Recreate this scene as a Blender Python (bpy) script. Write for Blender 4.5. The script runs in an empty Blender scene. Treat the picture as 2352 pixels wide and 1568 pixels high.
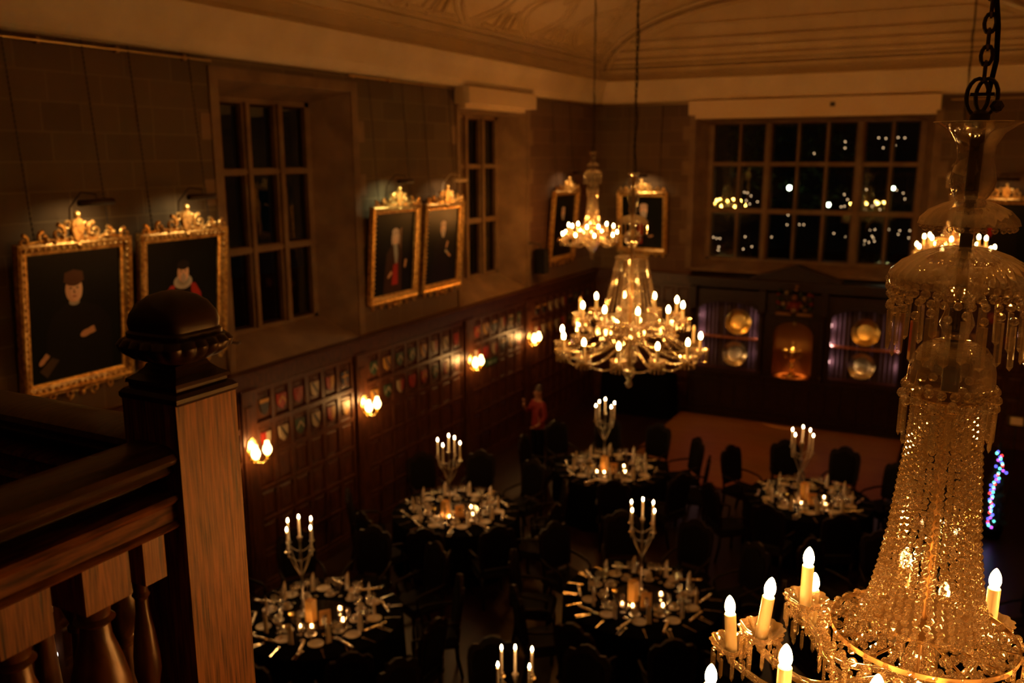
import bpy, math, random
from mathutils import Matrix, Vector
PI = math.pi
random.seed(7)
S = bpy.context.scene
COL = S.collection

# ------------------------------------------------------------------ camera, world, exposure
F_PX, YAW, PITCH, ROLL = 2043.27, 0.479279, 0.206223, -0.0028229
CAM = Vector((8.164, 0.0, 5.85))
def cam_axes():
    f = Vector((-math.sin(YAW)*math.cos(PITCH), math.cos(YAW)*math.cos(PITCH), -math.sin(PITCH)))
    r = Vector((math.cos(YAW), math.sin(YAW), 0)); u = r.cross(f)
    r2 = r*math.cos(ROLL) + u*math.sin(ROLL); u2 = -r*math.sin(ROLL) + u*math.cos(ROLL)
    return r2, u2, f
cr, cu, cf = cam_axes()
cd = bpy.data.cameras.new('camera'); cam = bpy.data.objects.new('camera', cd); COL.objects.link(cam)
M = Matrix((( cr.x, cu.x, -cf.x, CAM.x), (cr.y, cu.y, -cf.y, CAM.y), (cr.z, cu.z, -cf.z, CAM.z), (0, 0, 0, 1)))
cam.matrix_world = M
cd.sensor_width = 36; cd.lens = F_PX/2352*36; cd.clip_start = .05; cd.clip_end = 200
cd.dof.use_dof = True; cd.dof.focus_distance = 2.45; cd.dof.aperture_fstop = cd.lens/11.5
S.camera = cam
S.view_settings.view_transform = 'Standard'; S.view_settings.look = 'None'
S.view_settings.gamma = 1; S.view_settings.use_curve_mapping = False
S.view_settings.exposure = 0.0
S.cycles.use_denoising = True
S.cycles.max_bounces = 8; S.cycles.transparent_max_bounces = 40
S.cycles.sample_clamp_indirect = 7
S.cycles.caustics_reflective = False; S.cycles.caustics_refractive = False
W = bpy.data.worlds.new('night'); S.world = W; W.use_nodes = True
W.node_tree.nodes['Background'].inputs[0].default_value = (.25, .5, .45, 1)
W.node_tree.nodes['Background'].inputs[1].default_value = .0012
BULB_W, FLAME_W, TEA_W, SHADE_W, PIC_W = 5.2, .65, .40, 9.0, 2.1
WARM = (1, .285, .024); FLAME_C = (1, .36, .07)

# ------------------------------------------------------------------ mesh builder
class MB:
    def __init__(s): s.v = []; s.f = []; s.m = []; s.mi = 0; s.T = Matrix()
    def add(s, vs, fs):
        n = len(s.v); T = s.T
        s.v += [tuple(T @ Vector(p)) for p in vs]
        s.f += [tuple(i+n for i in f) for f in fs]; s.m += [s.mi]*len(fs); return s
    def box(s, x0, x1, y0, y1, z0, z1):
        return s.add([(x, y, z) for z in (z0, z1) for y in (y0, y1) for x in (x0, x1)],
                     [(0,2,3,1),(4,5,7,6),(0,1,5,4),(2,6,7,3),(0,4,6,2),(1,3,7,5)])
    def hexa(s, a, b):                       # two quads a,b (4 pts each)
        return s.add(list(a)+list(b), [(3,2,1,0),(4,5,6,7),(0,1,5,4),(1,2,6,5),(2,3,7,6),(3,0,4,7)])
    def lathe(s, prof, n=16, c=(0,0,0), flute=0, fa=0, caps=True):
        vs = []
        for r, z in prof:
            for i in range(n):
                a = 2*PI*i/n; rr = r
                if flute: rr = r*(1+fa*abs(math.sin(a*flute/2)))
                vs.append((c[0]+rr*math.cos(a), c[1]+rr*math.sin(a), c[2]+z))
        fs = [(k*n+i, k*n+(i+1)%n, (k+1)*n+(i+1)%n, (k+1)*n+i) for k in range(len(prof)-1) for i in range(n)]
        if caps:
            if prof[0][0] > 1e-4: fs.append(tuple(range(n-1, -1, -1)))
            if prof[-1][0] > 1e-4: fs.append(tuple((len(prof)-1)*n+i for i in range(n)))
        return s.add(vs, fs)
    def tube(s, pts, r, n=6, caps=True):
        pts = [Vector(p) for p in pts]; rs = r if isinstance(r, (list, tuple)) else [r]*len(pts)
        vs = []; prev = None
        for i, p in enumerate(pts):
            t = (pts[min(i+1, len(pts)-1)] - pts[max(i-1, 0)])
            t = t.normalized() if t.length > 1e-9 else Vector((0,0,1))
            a = prev if prev is not None else (Vector((0,0,1)) if abs(t.z) < .9 else Vector((1,0,0)))
            u = (a - t*a.dot(t)); u = u.normalized() if u.length > 1e-6 else t.orthogonal().normalized()
            prev = u; w = t.cross(u)
            vs += [tuple(p + (u*math.cos(2*PI*k/n) + w*math.sin(2*PI*k/n))*rs[i]) for k in range(n)]
        fs = [(k*n+i, k*n+(i+1)%n, (k+1)*n+(i+1)%n, (k+1)*n+i) for k in range(len(pts)-1) for i in range(n)]
        if caps: fs += [tuple(range(n-1, -1, -1)), tuple((len(pts)-1)*n+i for i in range(n))]
        return s.add(vs, fs)
    def ball(s, c, r, n=6, m=4, sz=1.0):
        prof = [(r*math.sin(PI*k/m), -r*sz*math.cos(PI*k/m)) for k in range(m+1)]
        vs = [(c[0], c[1], c[2]-r*sz)]
        for k in range(1, m):
            for i in range(n):
                a = 2*PI*(i+.5*(k % 2))/n; vs.append((c[0]+prof[k][0]*math.cos(a), c[1]+prof[k][0]*math.sin(a), c[2]+prof[k][1]))
        vs.append((c[0], c[1], c[2]+r*sz)); e = len(vs)-1
        fs = [(0, 1+(i+1)%n, 1+i) for i in range(n)]
        for k in range(m-2):
            b = 1+k*n
            fs += [(b+i, b+(i+1)%n, b+n+(i+1)%n, b+n+i) for i in range(n)]
        b = 1+(m-2)*n; fs += [(b+i, b+(i+1)%n, e) for i in range(n)]
        return s.add(vs, fs)
    def poly(s, pts, y0, y1):                # outline in XZ extruded along Y (y0 = front, y1 = back)
        n = len(pts)
        return s.add([(x, y0, z) for x, z in pts]+[(x, y1, z) for x, z in pts],
                     [tuple(range(n)), tuple(range(2*n-1, n-1, -1))]+[(i, i+n, (i+1)%n+n, (i+1)%n) for i in range(n)])
    def build(s, name, mat, parent=None, smooth=False, loc=None, rot=None):
        me = bpy.data.meshes.new(name); me.from_pydata(s.v, [], s.f)
        for m in (mat if isinstance(mat, (list, tuple)) else [mat]): me.materials.append(m)
        if any(s.m): me.polygons.foreach_set('material_index', s.m)
        me.polygons.foreach_set('use_smooth', [bool(smooth)]*len(s.f))
        me.update()
        if smooth and smooth is not True: me.set_sharp_from_angle(angle=math.radians(smooth))
        o = bpy.data.objects.new(name, me); COL.objects.link(o)
        if parent is not None: o.parent = parent
        if loc: o.location = loc
        if rot: o.rotation_euler = rot
        return o
def tag(o, label, cat, group=None):
    o['label'] = label; o['category'] = cat
    if group: o['group'] = group
    return o
def thing(name, label, cat, loc=(0,0,0), rot=(0,0,0), group=None):
    o = bpy.data.objects.new(name, None); COL.objects.link(o); o.empty_display_size = .1
    o.location = loc; o.rotation_euler = rot
    return tag(o, label, cat, group)
KIDS = {}
def kids(o): return [c for c in bpy.data.objects if c.parent == o]
def copy_tree(o, parent=None):
    c = o.copy(); COL.objects.link(c); c.parent = parent
    for ch in o.children: copy_tree(ch, c)
    return c
def dup(o, loc, rot, label, group=None):
    c = copy_tree(o); c.location = loc; c.rotation_euler = rot; c['label'] = label
    if group: c['group'] = group
    return c
def struct(o): o['kind'] = 'structure'; return o
def point(parent, loc, w, col, r=.012, name='light'):
    l = bpy.data.lights.new(name, 'POINT'); l.energy = w; l.color = col; l.shadow_soft_size = r
    o = bpy.data.objects.new(name, l); COL.objects.link(o); o.parent = parent; o.location = loc; return o
def onz(x, y, z):                            # point of the plane z that a pixel of the photograph sees
    d = cf + cr*((x-1176)/F_PX) - cu*((y-784)/F_PX); t = (z-CAM.z)/d.z; return CAM + d*t
def onE(x, y, Y):
    d = cf + cr*((x-1176)/F_PX) - cu*((y-784)/F_PX); return CAM + d*(Y/d.y)
def onL(x, y, X):
    d = cf + cr*((x-1176)/F_PX) - cu*((y-784)/F_PX); return CAM + d*((X-CAM.x)/d.x)

# ------------------------------------------------------------------ materials
def mat(name, col, rough=.5, metal=0, spec=.5, nodes=None, **kw):
    m = bpy.data.materials.new(name); m.use_nodes = True; b = m.node_tree.nodes['Principled BSDF']
    b.inputs['Base Color'].default_value = (*col, 1); b.inputs['Roughness'].default_value = rough
    b.inputs['Metallic'].default_value = metal; b.inputs['Specular IOR Level'].default_value = spec
    for k, v in kw.items(): b.inputs[k.replace('_', ' ')].default_value = v
    if nodes: nodes(m.node_tree, b)
    return m
def N(t, kind, **kw):
    n = t.nodes.new(kind)
    for k, v in kw.items(): setattr(n, k, v)
    return n
def mapping(t, scale=(1,1,1), rot=(0,0,0)):
    c = N(t, 'ShaderNodeTexCoord'); mp = N(t, 'ShaderNodeMapping'); mp.inputs['Scale'].default_value = scale
    mp.inputs['Rotation'].default_value = rot
    t.links.new(c.outputs['Object'], mp.inputs[0]); return mp
def noise_col(c1, c2, scale=3, stretch=(1,1,1), bump=0, detail=6, lo=.35, hi=.65, distort=0):
    def f(t, b):
        mp = mapping(t, stretch); n = N(t, 'ShaderNodeTexNoise'); n.inputs['Scale'].default_value = scale; n.inputs['Detail'].default_value = detail
        n.inputs['Distortion'].default_value = distort
        r = N(t, 'ShaderNodeValToRGB'); r.color_ramp.elements[0].position = lo; r.color_ramp.elements[1].position = hi
        r.color_ramp.elements[0].color = (*c1, 1); r.color_ramp.elements[1].color = (*c2, 1)
        t.links.new(mp.outputs[0], n.inputs['Vector']); t.links.new(n.outputs['Fac'], r.inputs[0]); t.links.new(r.outputs[0], b.inputs['Base Color'])
        if bump:
            bp = N(t, 'ShaderNodeBump'); bp.inputs['Strength'].default_value = bump; bp.inputs['Distance'].default_value = .01
            t.links.new(n.outputs['Fac'], bp.inputs['Height']); t.links.new(bp.outputs[0], b.inputs['Normal'])
    return f
def brick(c1, c2, mortar, bw, bh, rot, ms=.012, bump=.4):
    def f(t, b):
        mp = mapping(t, (1,1,1), rot); k = N(t, 'ShaderNodeTexBrick'); k.inputs['Scale'].default_value = 1
        k.inputs['Brick Width'].default_value = bw; k.inputs['Row Height'].default_value = bh; k.inputs['Mortar Size'].default_value = ms
        k.inputs['Color1'].default_value = (*c1, 1); k.inputs['Color2'].default_value = (*c2, 1); k.inputs['Mortar'].default_value = (*mortar, 1)
        k.inputs['Mortar Smooth'].default_value = .4; k.squash = .72; k.squash_frequency = 3; k.offset_frequency = 2
        t.links.new(mp.outputs[0], k.inputs['Vector'])
        n = N(t, 'ShaderNodeTexNoise'); n.inputs['Scale'].default_value = 2.2; n.inputs['Detail'].default_value = 8
        mx = N(t, 'ShaderNodeMix', data_type='RGBA', blend_type='MULTIPLY'); mx.inputs[0].default_value = .55
        t.links.new(k.outputs['Color'], mx.inputs[6]); t.links.new(n.outputs['Color'], mx.inputs[7]); t.links.new(mx.outputs[2], b.inputs['Base Color'])
        bp = N(t, 'ShaderNodeBump'); bp.inputs['Strength'].default_value = bump; bp.inputs['Distance'].default_value = .006; bp.invert = True
        t.links.new(k.outputs['Fac'], bp.inputs['Height']); t.links.new(bp.outputs[0], b.inputs['Normal'])
    return f
ST1, ST2, STM = (.205,.132,.08), (.15,.094,.056), (.25,.165,.10)
m_stone = mat('stone_blocks_side', ST1, .9, nodes=brick(ST1, ST2, STM, .62, .29, (0, PI/2, PI/2)))
m_stoneE = mat('stone_blocks_end', ST1, .9, nodes=brick(ST1, ST2, STM, .62, .29, (PI/2, 0, 0)))
m_trim = mat('dressed_stone', (.3,.23,.15), .85, nodes=noise_col((.155,.105,.065), (.24,.165,.10), 2.5, bump=.15))
m_plaster = mat('plaster', (.62,.54,.43), .8, nodes=noise_col((.62,.55,.43), (.72,.64,.50), 1.5, bump=.1))
def relief(t, b):
    mp = mapping(t, (1,1,1)); v = N(t, 'ShaderNodeTexNoise'); v.inputs['Scale'].default_value = 5.5; v.inputs['Detail'].default_value = 2; v.inputs['Distortion'].default_value = 2.2
    bp = N(t, 'ShaderNodeBump'); bp.inputs['Strength'].default_value = .55; bp.inputs['Distance'].default_value = .05
    r = N(t, 'ShaderNodeValToRGB'); r.color_ramp.elements[0].position = .54; r.color_ramp.elements[1].position = .6
    t.links.new(mp.outputs[0], v.inputs['Vector']); t.links.new(v.outputs['Fac'], r.inputs[0]); t.links.new(r.outputs[0], bp.inputs['Height']); t.links.new(bp.outputs[0], b.inputs['Normal'])
m_vault = mat('vault_plaster', (.82,.74,.6), .8, nodes=relief)
m_panelwood = mat('panelling_oak', (.13,.045,.016), .36, spec=.4, nodes=noise_col((.035,.012,.005), (.085,.028,.010), 6, (6,6,.7), .1))
m_dark = mat('dark_oak', (.045,.018,.008), .34, spec=.28, nodes=noise_col((.012,.004,.002), (.028,.010,.004), 7, (1.2,1.2,6), .08))
m_fascia = mat('fascia_oak', (.1,.04,.015), .6, spec=.12, nodes=noise_col((.035,.013,.004), (.14,.052,.014), 9, (9,1.2,9), .2))
m_turn = mat('turned_oak', (.07,.028,.009), .34, spec=.4, nodes=noise_col((.035,.013,.004), (.11,.042,.012), 9, (3,3,1), .1))
m_rail = mat('rail_oak', (.06,.026,.012), .36, spec=.4, nodes=noise_col((.014,.005,.0015), (.045,.017,.005), 9, (8,1.1,8), .15))
def grain(c1, c2):
    def f(t, b):
        mp = mapping(t, (34,34,2.6)); n = N(t, 'ShaderNodeTexNoise'); n.inputs['Scale'].default_value = 2.2; n.inputs['Detail'].default_value = 8; n.inputs['Distortion'].default_value = .6
        mp2 = mapping(t, (110,110,5)); n2 = N(t, 'ShaderNodeTexNoise'); n2.inputs['Scale'].default_value = 2; n2.inputs['Detail'].default_value = 4
        r = N(t, 'ShaderNodeValToRGB'); r.color_ramp.elements[0].position = .36; r.color_ramp.elements[1].position = .6
        r.color_ramp.elements[0].color = (*c1, 1); r.color_ramp.elements[1].color = (*c2, 1)
        mx = N(t, 'ShaderNodeMath', operation='MULTIPLY_ADD'); mx.inputs[1].default_value = .45
        ml = N(t, 'ShaderNodeMath', operation='MULTIPLY'); ml.inputs[1].default_value = .55
        t.links.new(mp.outputs[0], n.inputs['Vector']); t.links.new(mp2.outputs[0], n2.inputs['Vector'])
        t.links.new(n2.outputs['Fac'], ml.inputs[0]); t.links.new(n.outputs['Fac'], mx.inputs[0]); t.links.new(ml.outputs[0], mx.inputs[2])
        t.links.new(mx.outputs[0], r.inputs[0]); t.links.new(r.outputs[0], b.inputs['Base Color'])
        bp = N(t, 'ShaderNodeBump'); bp.inputs['Strength'].default_value = .35; bp.inputs['Distance'].default_value = .002
        t.links.new(mx.outputs[0], bp.inputs['Height']); t.links.new(bp.outputs[0], b.inputs['Normal'])
    return f
m_post = mat('worn_oak', (.2,.1,.05), .5, spec=.25, nodes=grain((.022,.008,.002), (.225,.088,.020)))
m_gilt = mat('gilded_wood', (.80,.50,.16), .36, metal=.75, nodes=noise_col((.42,.22,.06), (.92,.62,.22), 22, bump=.5))
m_gold = mat('gold', (1,.78,.30), .22, metal=1)
m_silver = mat('silver', (.9,.88,.84), .18, metal=1)
m_pewter = mat('candelabra_silver', (.6,.57,.52), .28, metal=1)
m_brass = mat('brass', (.42,.30,.16), .4, metal=1)
m_iron = mat('dark_iron', (.05,.042,.035), .45, metal=.6)
m_black = mat('black_plastic', (.006,.006,.006), .6, spec=.12)
m_cloth = mat('black_tablecloth', (.003,.003,.003), .9, spec=.02)
m_white = mat('white_linen', (.78,.74,.70), .8)
m_china = mat('white_china', (.62,.60,.56), .35)
m_wax = mat('white_wax', (.85,.80,.70), .45)
m_sleeve = mat('cream_sleeve', (.50,.50,.42), .38)
m_box = mat('yellow_box', (.75,.42,.10), .5)
m_card = mat('amber_card', (.62,.30,.06), .55, nodes=noise_col((.60,.29,.06), (.68,.34,.08), 4))
m_cream = mat('cream_casing', (.72,.62,.48), .45)
m_foil = mat('silver_foil', (.85,.82,.78), .22, metal=.9)
m_leather = mat('dark_leather', (.004,.003,.002), .6, spec=.08)
m_seat = mat('chair_seat_green', (.02,.022,.014), .55)
m_chair = mat('chair_wood', (.008,.0035,.0015), .45, spec=.18)
m_floor = mat('dark_floor', (.05,.02,.01), .33, nodes=brick((.040,.014,.006), (.026,.009,.004), (.010,.004,.002), 1.4, .12, (0,0,PI/2), .003, .05))
m_dance = mat('parquet', (.34,.15,.05), .5, spec=.3, nodes=brick((.46,.20,.05), (.38,.155,.04), (.28,.11,.03), .45, .075, (0,0,0), .003, .03))
m_curtain = mat('mauve_curtain', (.085,.06,.078), .8)
m_red = mat('red_cloth', (.15,.004,.003), .8)
m_skin = mat('skin', (.28,.13,.08), .6)
m_trou = mat('black_cloth', (.004,.004,.004), .9, spec=.1)
m_hair = mat('dark_hair', (.03,.015,.01), .6)
m_fir = mat('fir_green', (.012,.03,.012), .8)
m_asphalt = mat('night_lawn', (.03,.05,.02), .9)
def crystal(name, tint=(1,.93,.84), mixf=.5, rough=.06, diff=.16, lo=.1):
    m = bpy.data.materials.new(name); m.use_nodes = True; t = m.node_tree; t.nodes.clear()
    out = N(t, 'ShaderNodeOutputMaterial'); g = N(t, 'ShaderNodeBsdfAnisotropic' if False else 'ShaderNodeBsdfGlossy'); g.inputs['Roughness'].default_value = rough; g.inputs['Color'].default_value = (*tint, 1)
    tr = N(t, 'ShaderNodeBsdfTransparent'); tr.inputs['Color'].default_value = (.93,.92,.9,1)
    tl = N(t, 'ShaderNodeBsdfTranslucent'); tl.inputs['Color'].default_value = (*tint, 1)
    df = N(t, 'ShaderNodeBsdfDiffuse'); df.inputs['Color'].default_value = (*tint, 1)
    lw = N(t, 'ShaderNodeLayerWeight'); lw.inputs['Blend'].default_value = mixf
    mr = N(t, 'ShaderNodeMapRange'); mr.inputs['From Min'].default_value = 0; mr.inputs['From Max'].default_value = 1; mr.inputs['To Min'].default_value = lo; mr.inputs['To Max'].default_value = .95
    m1 = N(t, 'ShaderNodeMixShader'); m2 = N(t, 'ShaderNodeMixShader'); m3 = N(t, 'ShaderNodeMixShader')
    t.links.new(lw.outputs['Facing'], mr.inputs['Value']); t.links.new(mr.outputs[0], m1.inputs[0])
    t.links.new(tr.outputs[0], m1.inputs[1]); t.links.new(g.outputs[0], m1.inputs[2])
    m3.inputs[0].default_value = .5; t.links.new(tl.outputs[0], m3.inputs[1]); t.links.new(df.outputs[0], m3.inputs[2])
    m2.inputs[0].default_value = diff; t.links.new(m1.outputs[0], m2.inputs[1]); t.links.new(m3.outputs[0], m2.inputs[2])
    t.links.new(m2.outputs[0], out.inputs['Surface']); return m
m_bead = crystal('crystal_beads', mixf=.62, rough=.04, diff=.07, lo=.22)
m_glass = crystal('cut_glass', mixf=.5, rough=.035, diff=.075, lo=.18)
m_clear = crystal('clear_glass', mixf=.42, rough=.045, diff=.06, lo=.14)
def glow(name, col, strength, see=.0):
    m = bpy.data.materials.new(name); m.use_nodes = True; t = m.node_tree; t.nodes.clear()
    out = N(t, 'ShaderNodeOutputMaterial'); e = N(t, 'ShaderNodeEmission'); e.inputs[0].default_value = (*col, 1); e.inputs[1].default_value = strength
    tr = N(t, 'ShaderNodeBsdfTransparent'); a = N(t, 'ShaderNodeAddShader')
    t.links.new(e.outputs[0], a.inputs[0]); t.links.new(tr.outputs[0], a.inputs[1]); t.links.new(a.outputs[0], out.inputs['Surface'])
    m.cycles.emission_sampling = 'NONE'; return m
m_bulb = glow('lit_bulb', (1,.60,.20), 36)
m_bulboff = mat('unlit_bulb', (.8,.75,.65), .2)
m_flame = glow('candle_flame', (1,.66,.3), 40)
m_shade = glow('lit_glass_shade', (1,.62,.22), 7)
m_lampw = glow('outdoor_lamp', (.85,1,.7), 10)
m_lampo = glow('niche_lamp', (1,.5,.15), 6)
def pane_mat():
    m = bpy.data.materials.new('window_glass'); m.use_nodes = True; t = m.node_tree; t.nodes.clear()
    out = N(t, 'ShaderNodeOutputMaterial'); g = N(t, 'ShaderNodeBsdfGlossy'); g.inputs['Roughness'].default_value = .012; g.inputs['Color'].default_value = (.8,1,.85,1)
    tr = N(t, 'ShaderNodeBsdfTransparent'); tr.inputs['Color'].default_value = (.9,.92,.9,1)
    mp = mapping(t); n = N(t, 'ShaderNodeTexNoise'); n.inputs['Scale'].default_value = 2.0; n.inputs['Detail'].default_value = 2
    bp = N(t, 'ShaderNodeBump'); bp.inputs['Strength'].default_value = .05; bp.inputs['Distance'].default_value = .02
    t.links.new(mp.outputs[0], n.inputs['Vector']); t.links.new(n.outputs['Fac'], bp.inputs['Height']); t.links.new(bp.outputs[0], g.inputs['Normal'])
    fr = N(t, 'ShaderNodeFresnel'); fr.inputs[0].default_value = 2.3; mx = N(t, 'ShaderNodeMixShader')
    t.links.new(fr.outputs[0], mx.inputs[0]); t.links.new(tr.outputs[0], mx.inputs[1]); t.links.new(g.outputs[0], mx.inputs[2]); t.links.new(mx.outputs[0], out.inputs['Surface']); return m
m_pane = pane_mat()

# ------------------------------------------------------------------ room
XW, YE, YB = 9.67, 20.03, -4.0
H = 7.04
struct(MB().box(-.6, XW+.6, YB, YE+.6, -.2, 0).build('floor', m_floor))
tag(MB().box(2.47, 7.21, 15.06, 19.42, .001, .022).build('dance_floor', m_dance), 'square orange parquet dance floor in front of the carved niche wall', 'dance floor')
b = MB()
for y0, y1, z0, z1 in [(YB,8.12,0,8.2),(8.12,10.68,0,3.17),(8.12,10.68,6.75,8.2),(10.68,13.75,0,8.2),(13.75,16.35,0,3.17),(13.75,16.35,6.75,8.2),(16.35,YE+.6,0,8.2)]:
    b.box(-.6, 0, y0, y1, z0, z1)
struct(b.build('wall_left', m_stone))
b = MB()
for x0, x1, z0, z1 in [(0,2.41,0,10),(2.41,7.26,0,3.17),(2.41,7.26,6.62,10),(7.26,XW,0,10)]: b.box(x0, x1, YE, YE+.6, z0, z1)
struct(b.build('wall_end', m_stoneE))
struct(MB().box(XW, XW+.4, YB, YE+.6, 0, 8.2).build('wall_right', m_stone))
struct(MB().box(-.6, XW+.6, YB-.4, YB, 0, 10).build('wall_back', m_stoneE))
# vault
def vpt(a, y, off=0):
    A, B = 4.74-off, 1.66-off
    return (4.835 - A*math.cos(a), y, 7.70 + B*math.sin(a))
NA, ys = 40, [YB, 0, 4, 8, 12, 16, YE+.05]
vs = [vpt(PI*i/NA, y) for y in ys for i in range(NA+1)]
fs = [(k*(NA+1)+i, (k+1)*(NA+1)+i, (k+1)*(NA+1)+i+1, k*(NA+1)+i+1) for k in range(len(ys)-1) for i in range(NA)]
vs2 = [vpt(PI*i/NA, y, -.15) for y in ys for i in range(NA+1)]
n0 = len(vs)
struct(MB().add(vs+vs2, fs+[tuple(reversed([i+n0 for i in f])) for f in fs]).build('ceiling', m_vault, smooth=True))
# strapwork on the vault
b = MB()
def rib(pts, w=.05, h=.035):
    w *= 1.5; h *= 1.35
    P = [Vector(vpt(a, y)) for a, y in pts]; Q = [Vector(vpt(a, y, h)) for a, y in pts]
    L, R_, L2, R2 = [], [], [], []
    for i in range(len(P)):
        t = (P[min(i+1, len(P)-1)]-P[max(i-1, 0)]).normalized(); nn = (Q[i]-P[i]).normalized(); s = t.cross(nn).normalized()*w
        L.append(P[i]-s); R_.append(P[i]+s); L2.append(Q[i]-s*.8); R2.append(Q[i]+s*.8)
    for i in range(len(P)-1): b.hexa([L[i], L[i+1], R_[i+1], R_[i]], [L2[i], L2[i+1], R2[i+1], R2[i]])
for side in (0, 1):
    def A(a): return a if not side else PI-a
    rib([(A(.10), YB+i*.8) for i in range(31)], .05, .04)
    rib([(A(.17), YB+i*.8) for i in range(31)], .03, .03)
    y = 2.2
    while y < 20:
        for d in (-.12, .12):
            rib([(A(.2+.055*i), y+d+.75*math.sin(i*.33)*(1 if d > 0 else 1)) for i in range(14)], .028, .03)
            rib([(A(.2+.055*i), y+d-.75*math.sin(i*.33)) for i in range(14)], .028, .03)
        rib([(A(.2+.028*i), y+1.02+.02*i*(i % 2)) for i in range(2)], .02, .03)
        for s in (-1, 1):
            rib([(A(.23), y+s*.28+1.15), (A(.23), y+s*.05+1.15), (A(.38), y+s*.05+1.15), (A(.38), y+s*.28+1.15), (A(.23), y+s*.28+1.15)], .018, .03)
            rib([(A(.23), y+s*.45), (A(.23), y+s*.85), (A(.42), y+s*.95)], .02, .03)
        rib([(A(.6), y+.1), (A(.66), y+.35), (A(.76), y+.42), (A(.86), y+.35), (A(.92), y+.1), (A(.86), y-.15), (A(.76), y-.22), (A(.66), y-.15), (A(.6), y+.1)], .025, .03)
        y += 2.3
struct(b.build('trim_1', m_plaster))
# plaster cornice
def cornice(b, fx, L0, L1):
    prof = [(0,7.00),(.20,7.00),(.24,7.03),(.30,7.12),(.36,7.30),(.42,7.42),(.44,7.47),(.40,7.50),(.22,7.53),(.16,7.60),(.14,7.74),(0,7.76)]
    pr = []
    for d, z in prof: pr.append((fx(d, L0), z)); pr.append((fx(d, L1), z))
    vs = [(x[0], x[1], z) for x, z in pr]; k = len(prof)
    b.add(vs, [(2*i, 2*i+1, 2*i+3, 2*i+2) for i in range(k-1)]+[tuple(2*i for i in range(k)), tuple(2*i+1 for i in range(k-1, -1, -1))])
b = MB(); cornice(b, lambda d, L: (d, L), YB, YE); struct(b.build('trim_2', m_plaster))
b = MB(); cornice(b, lambda d, L: (XW-d, L), YE, YB); struct(b.build('trim_3', m_plaster))
b = MB(); cornice(b, lambda d, L: (L, YE-d), 0, XW)
for z, w in [(7.80,.03),(7.93,.022),(8.10,.03),(8.30,.03)]:
    hw = 4.7*math.sqrt(max(0, 1-((z-7.70)/1.62)**2)); b.box(4.835-hw, 4.835+hw, YE-.09, YE, z, z+w); b.box(4.835-hw, 4.835+hw, YE-.02, YE, z-.06, z)
top = [(1.30,8.40),(1.93,8.62),(7.74,8.62),(8.40,8.40)]
for i in range(3):
    (xa, za), (xb, zb) = top[i], top[i+1]
    b.hexa([(xa,YE-.05,za),(xb,YE-.05,zb),(xb,YE,zb),(xa,YE,za)], [(xa,YE-.05,za+.035),(xb,YE-.05,zb+.035),(xb,YE,zb+.035),(xa,YE,za+.035)])
b.box(.15, XW-.15, YE-.012, YE, 7.5, 7.78)
struct(b.build('trim_4', m_plaster))
# lighter plaster face of the end gable above the cornice
pts = [(4.835+4.72*math.cos(PI*i/24), 7.70+1.64*math.sin(PI*i/24)) for i in range(25)]
struct(MB().poly(pts[::-1], YE-.011, YE-.001).build('trim_5', m_plaster))
# vault arch moulding against the end wall
b = MB()
for off, w in ((.02,.07),(.2,.04)):
    P = [Vector(vpt(PI*i/40, 0, off)) for i in range(41)]; Q = [Vector(vpt(PI*i/40, 0, off+w)) for i in range(41)]
    for i in range(40): b.hexa([(P[i].x,YE-.13,P[i].z),(P[i+1].x,YE-.13,P[i+1].z),(Q[i+1].x,YE-.13,Q[i+1].z),(Q[i].x,YE-.13,Q[i].z)],
                               [(P[i].x,YE-.01,P[i].z),(P[i+1].x,YE-.01,P[i+1].z),(Q[i+1].x,YE-.01,Q[i+1].z),(Q[i].x,YE-.01,Q[i].z)])
struct(b.build('trim_6', m_plaster))

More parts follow.
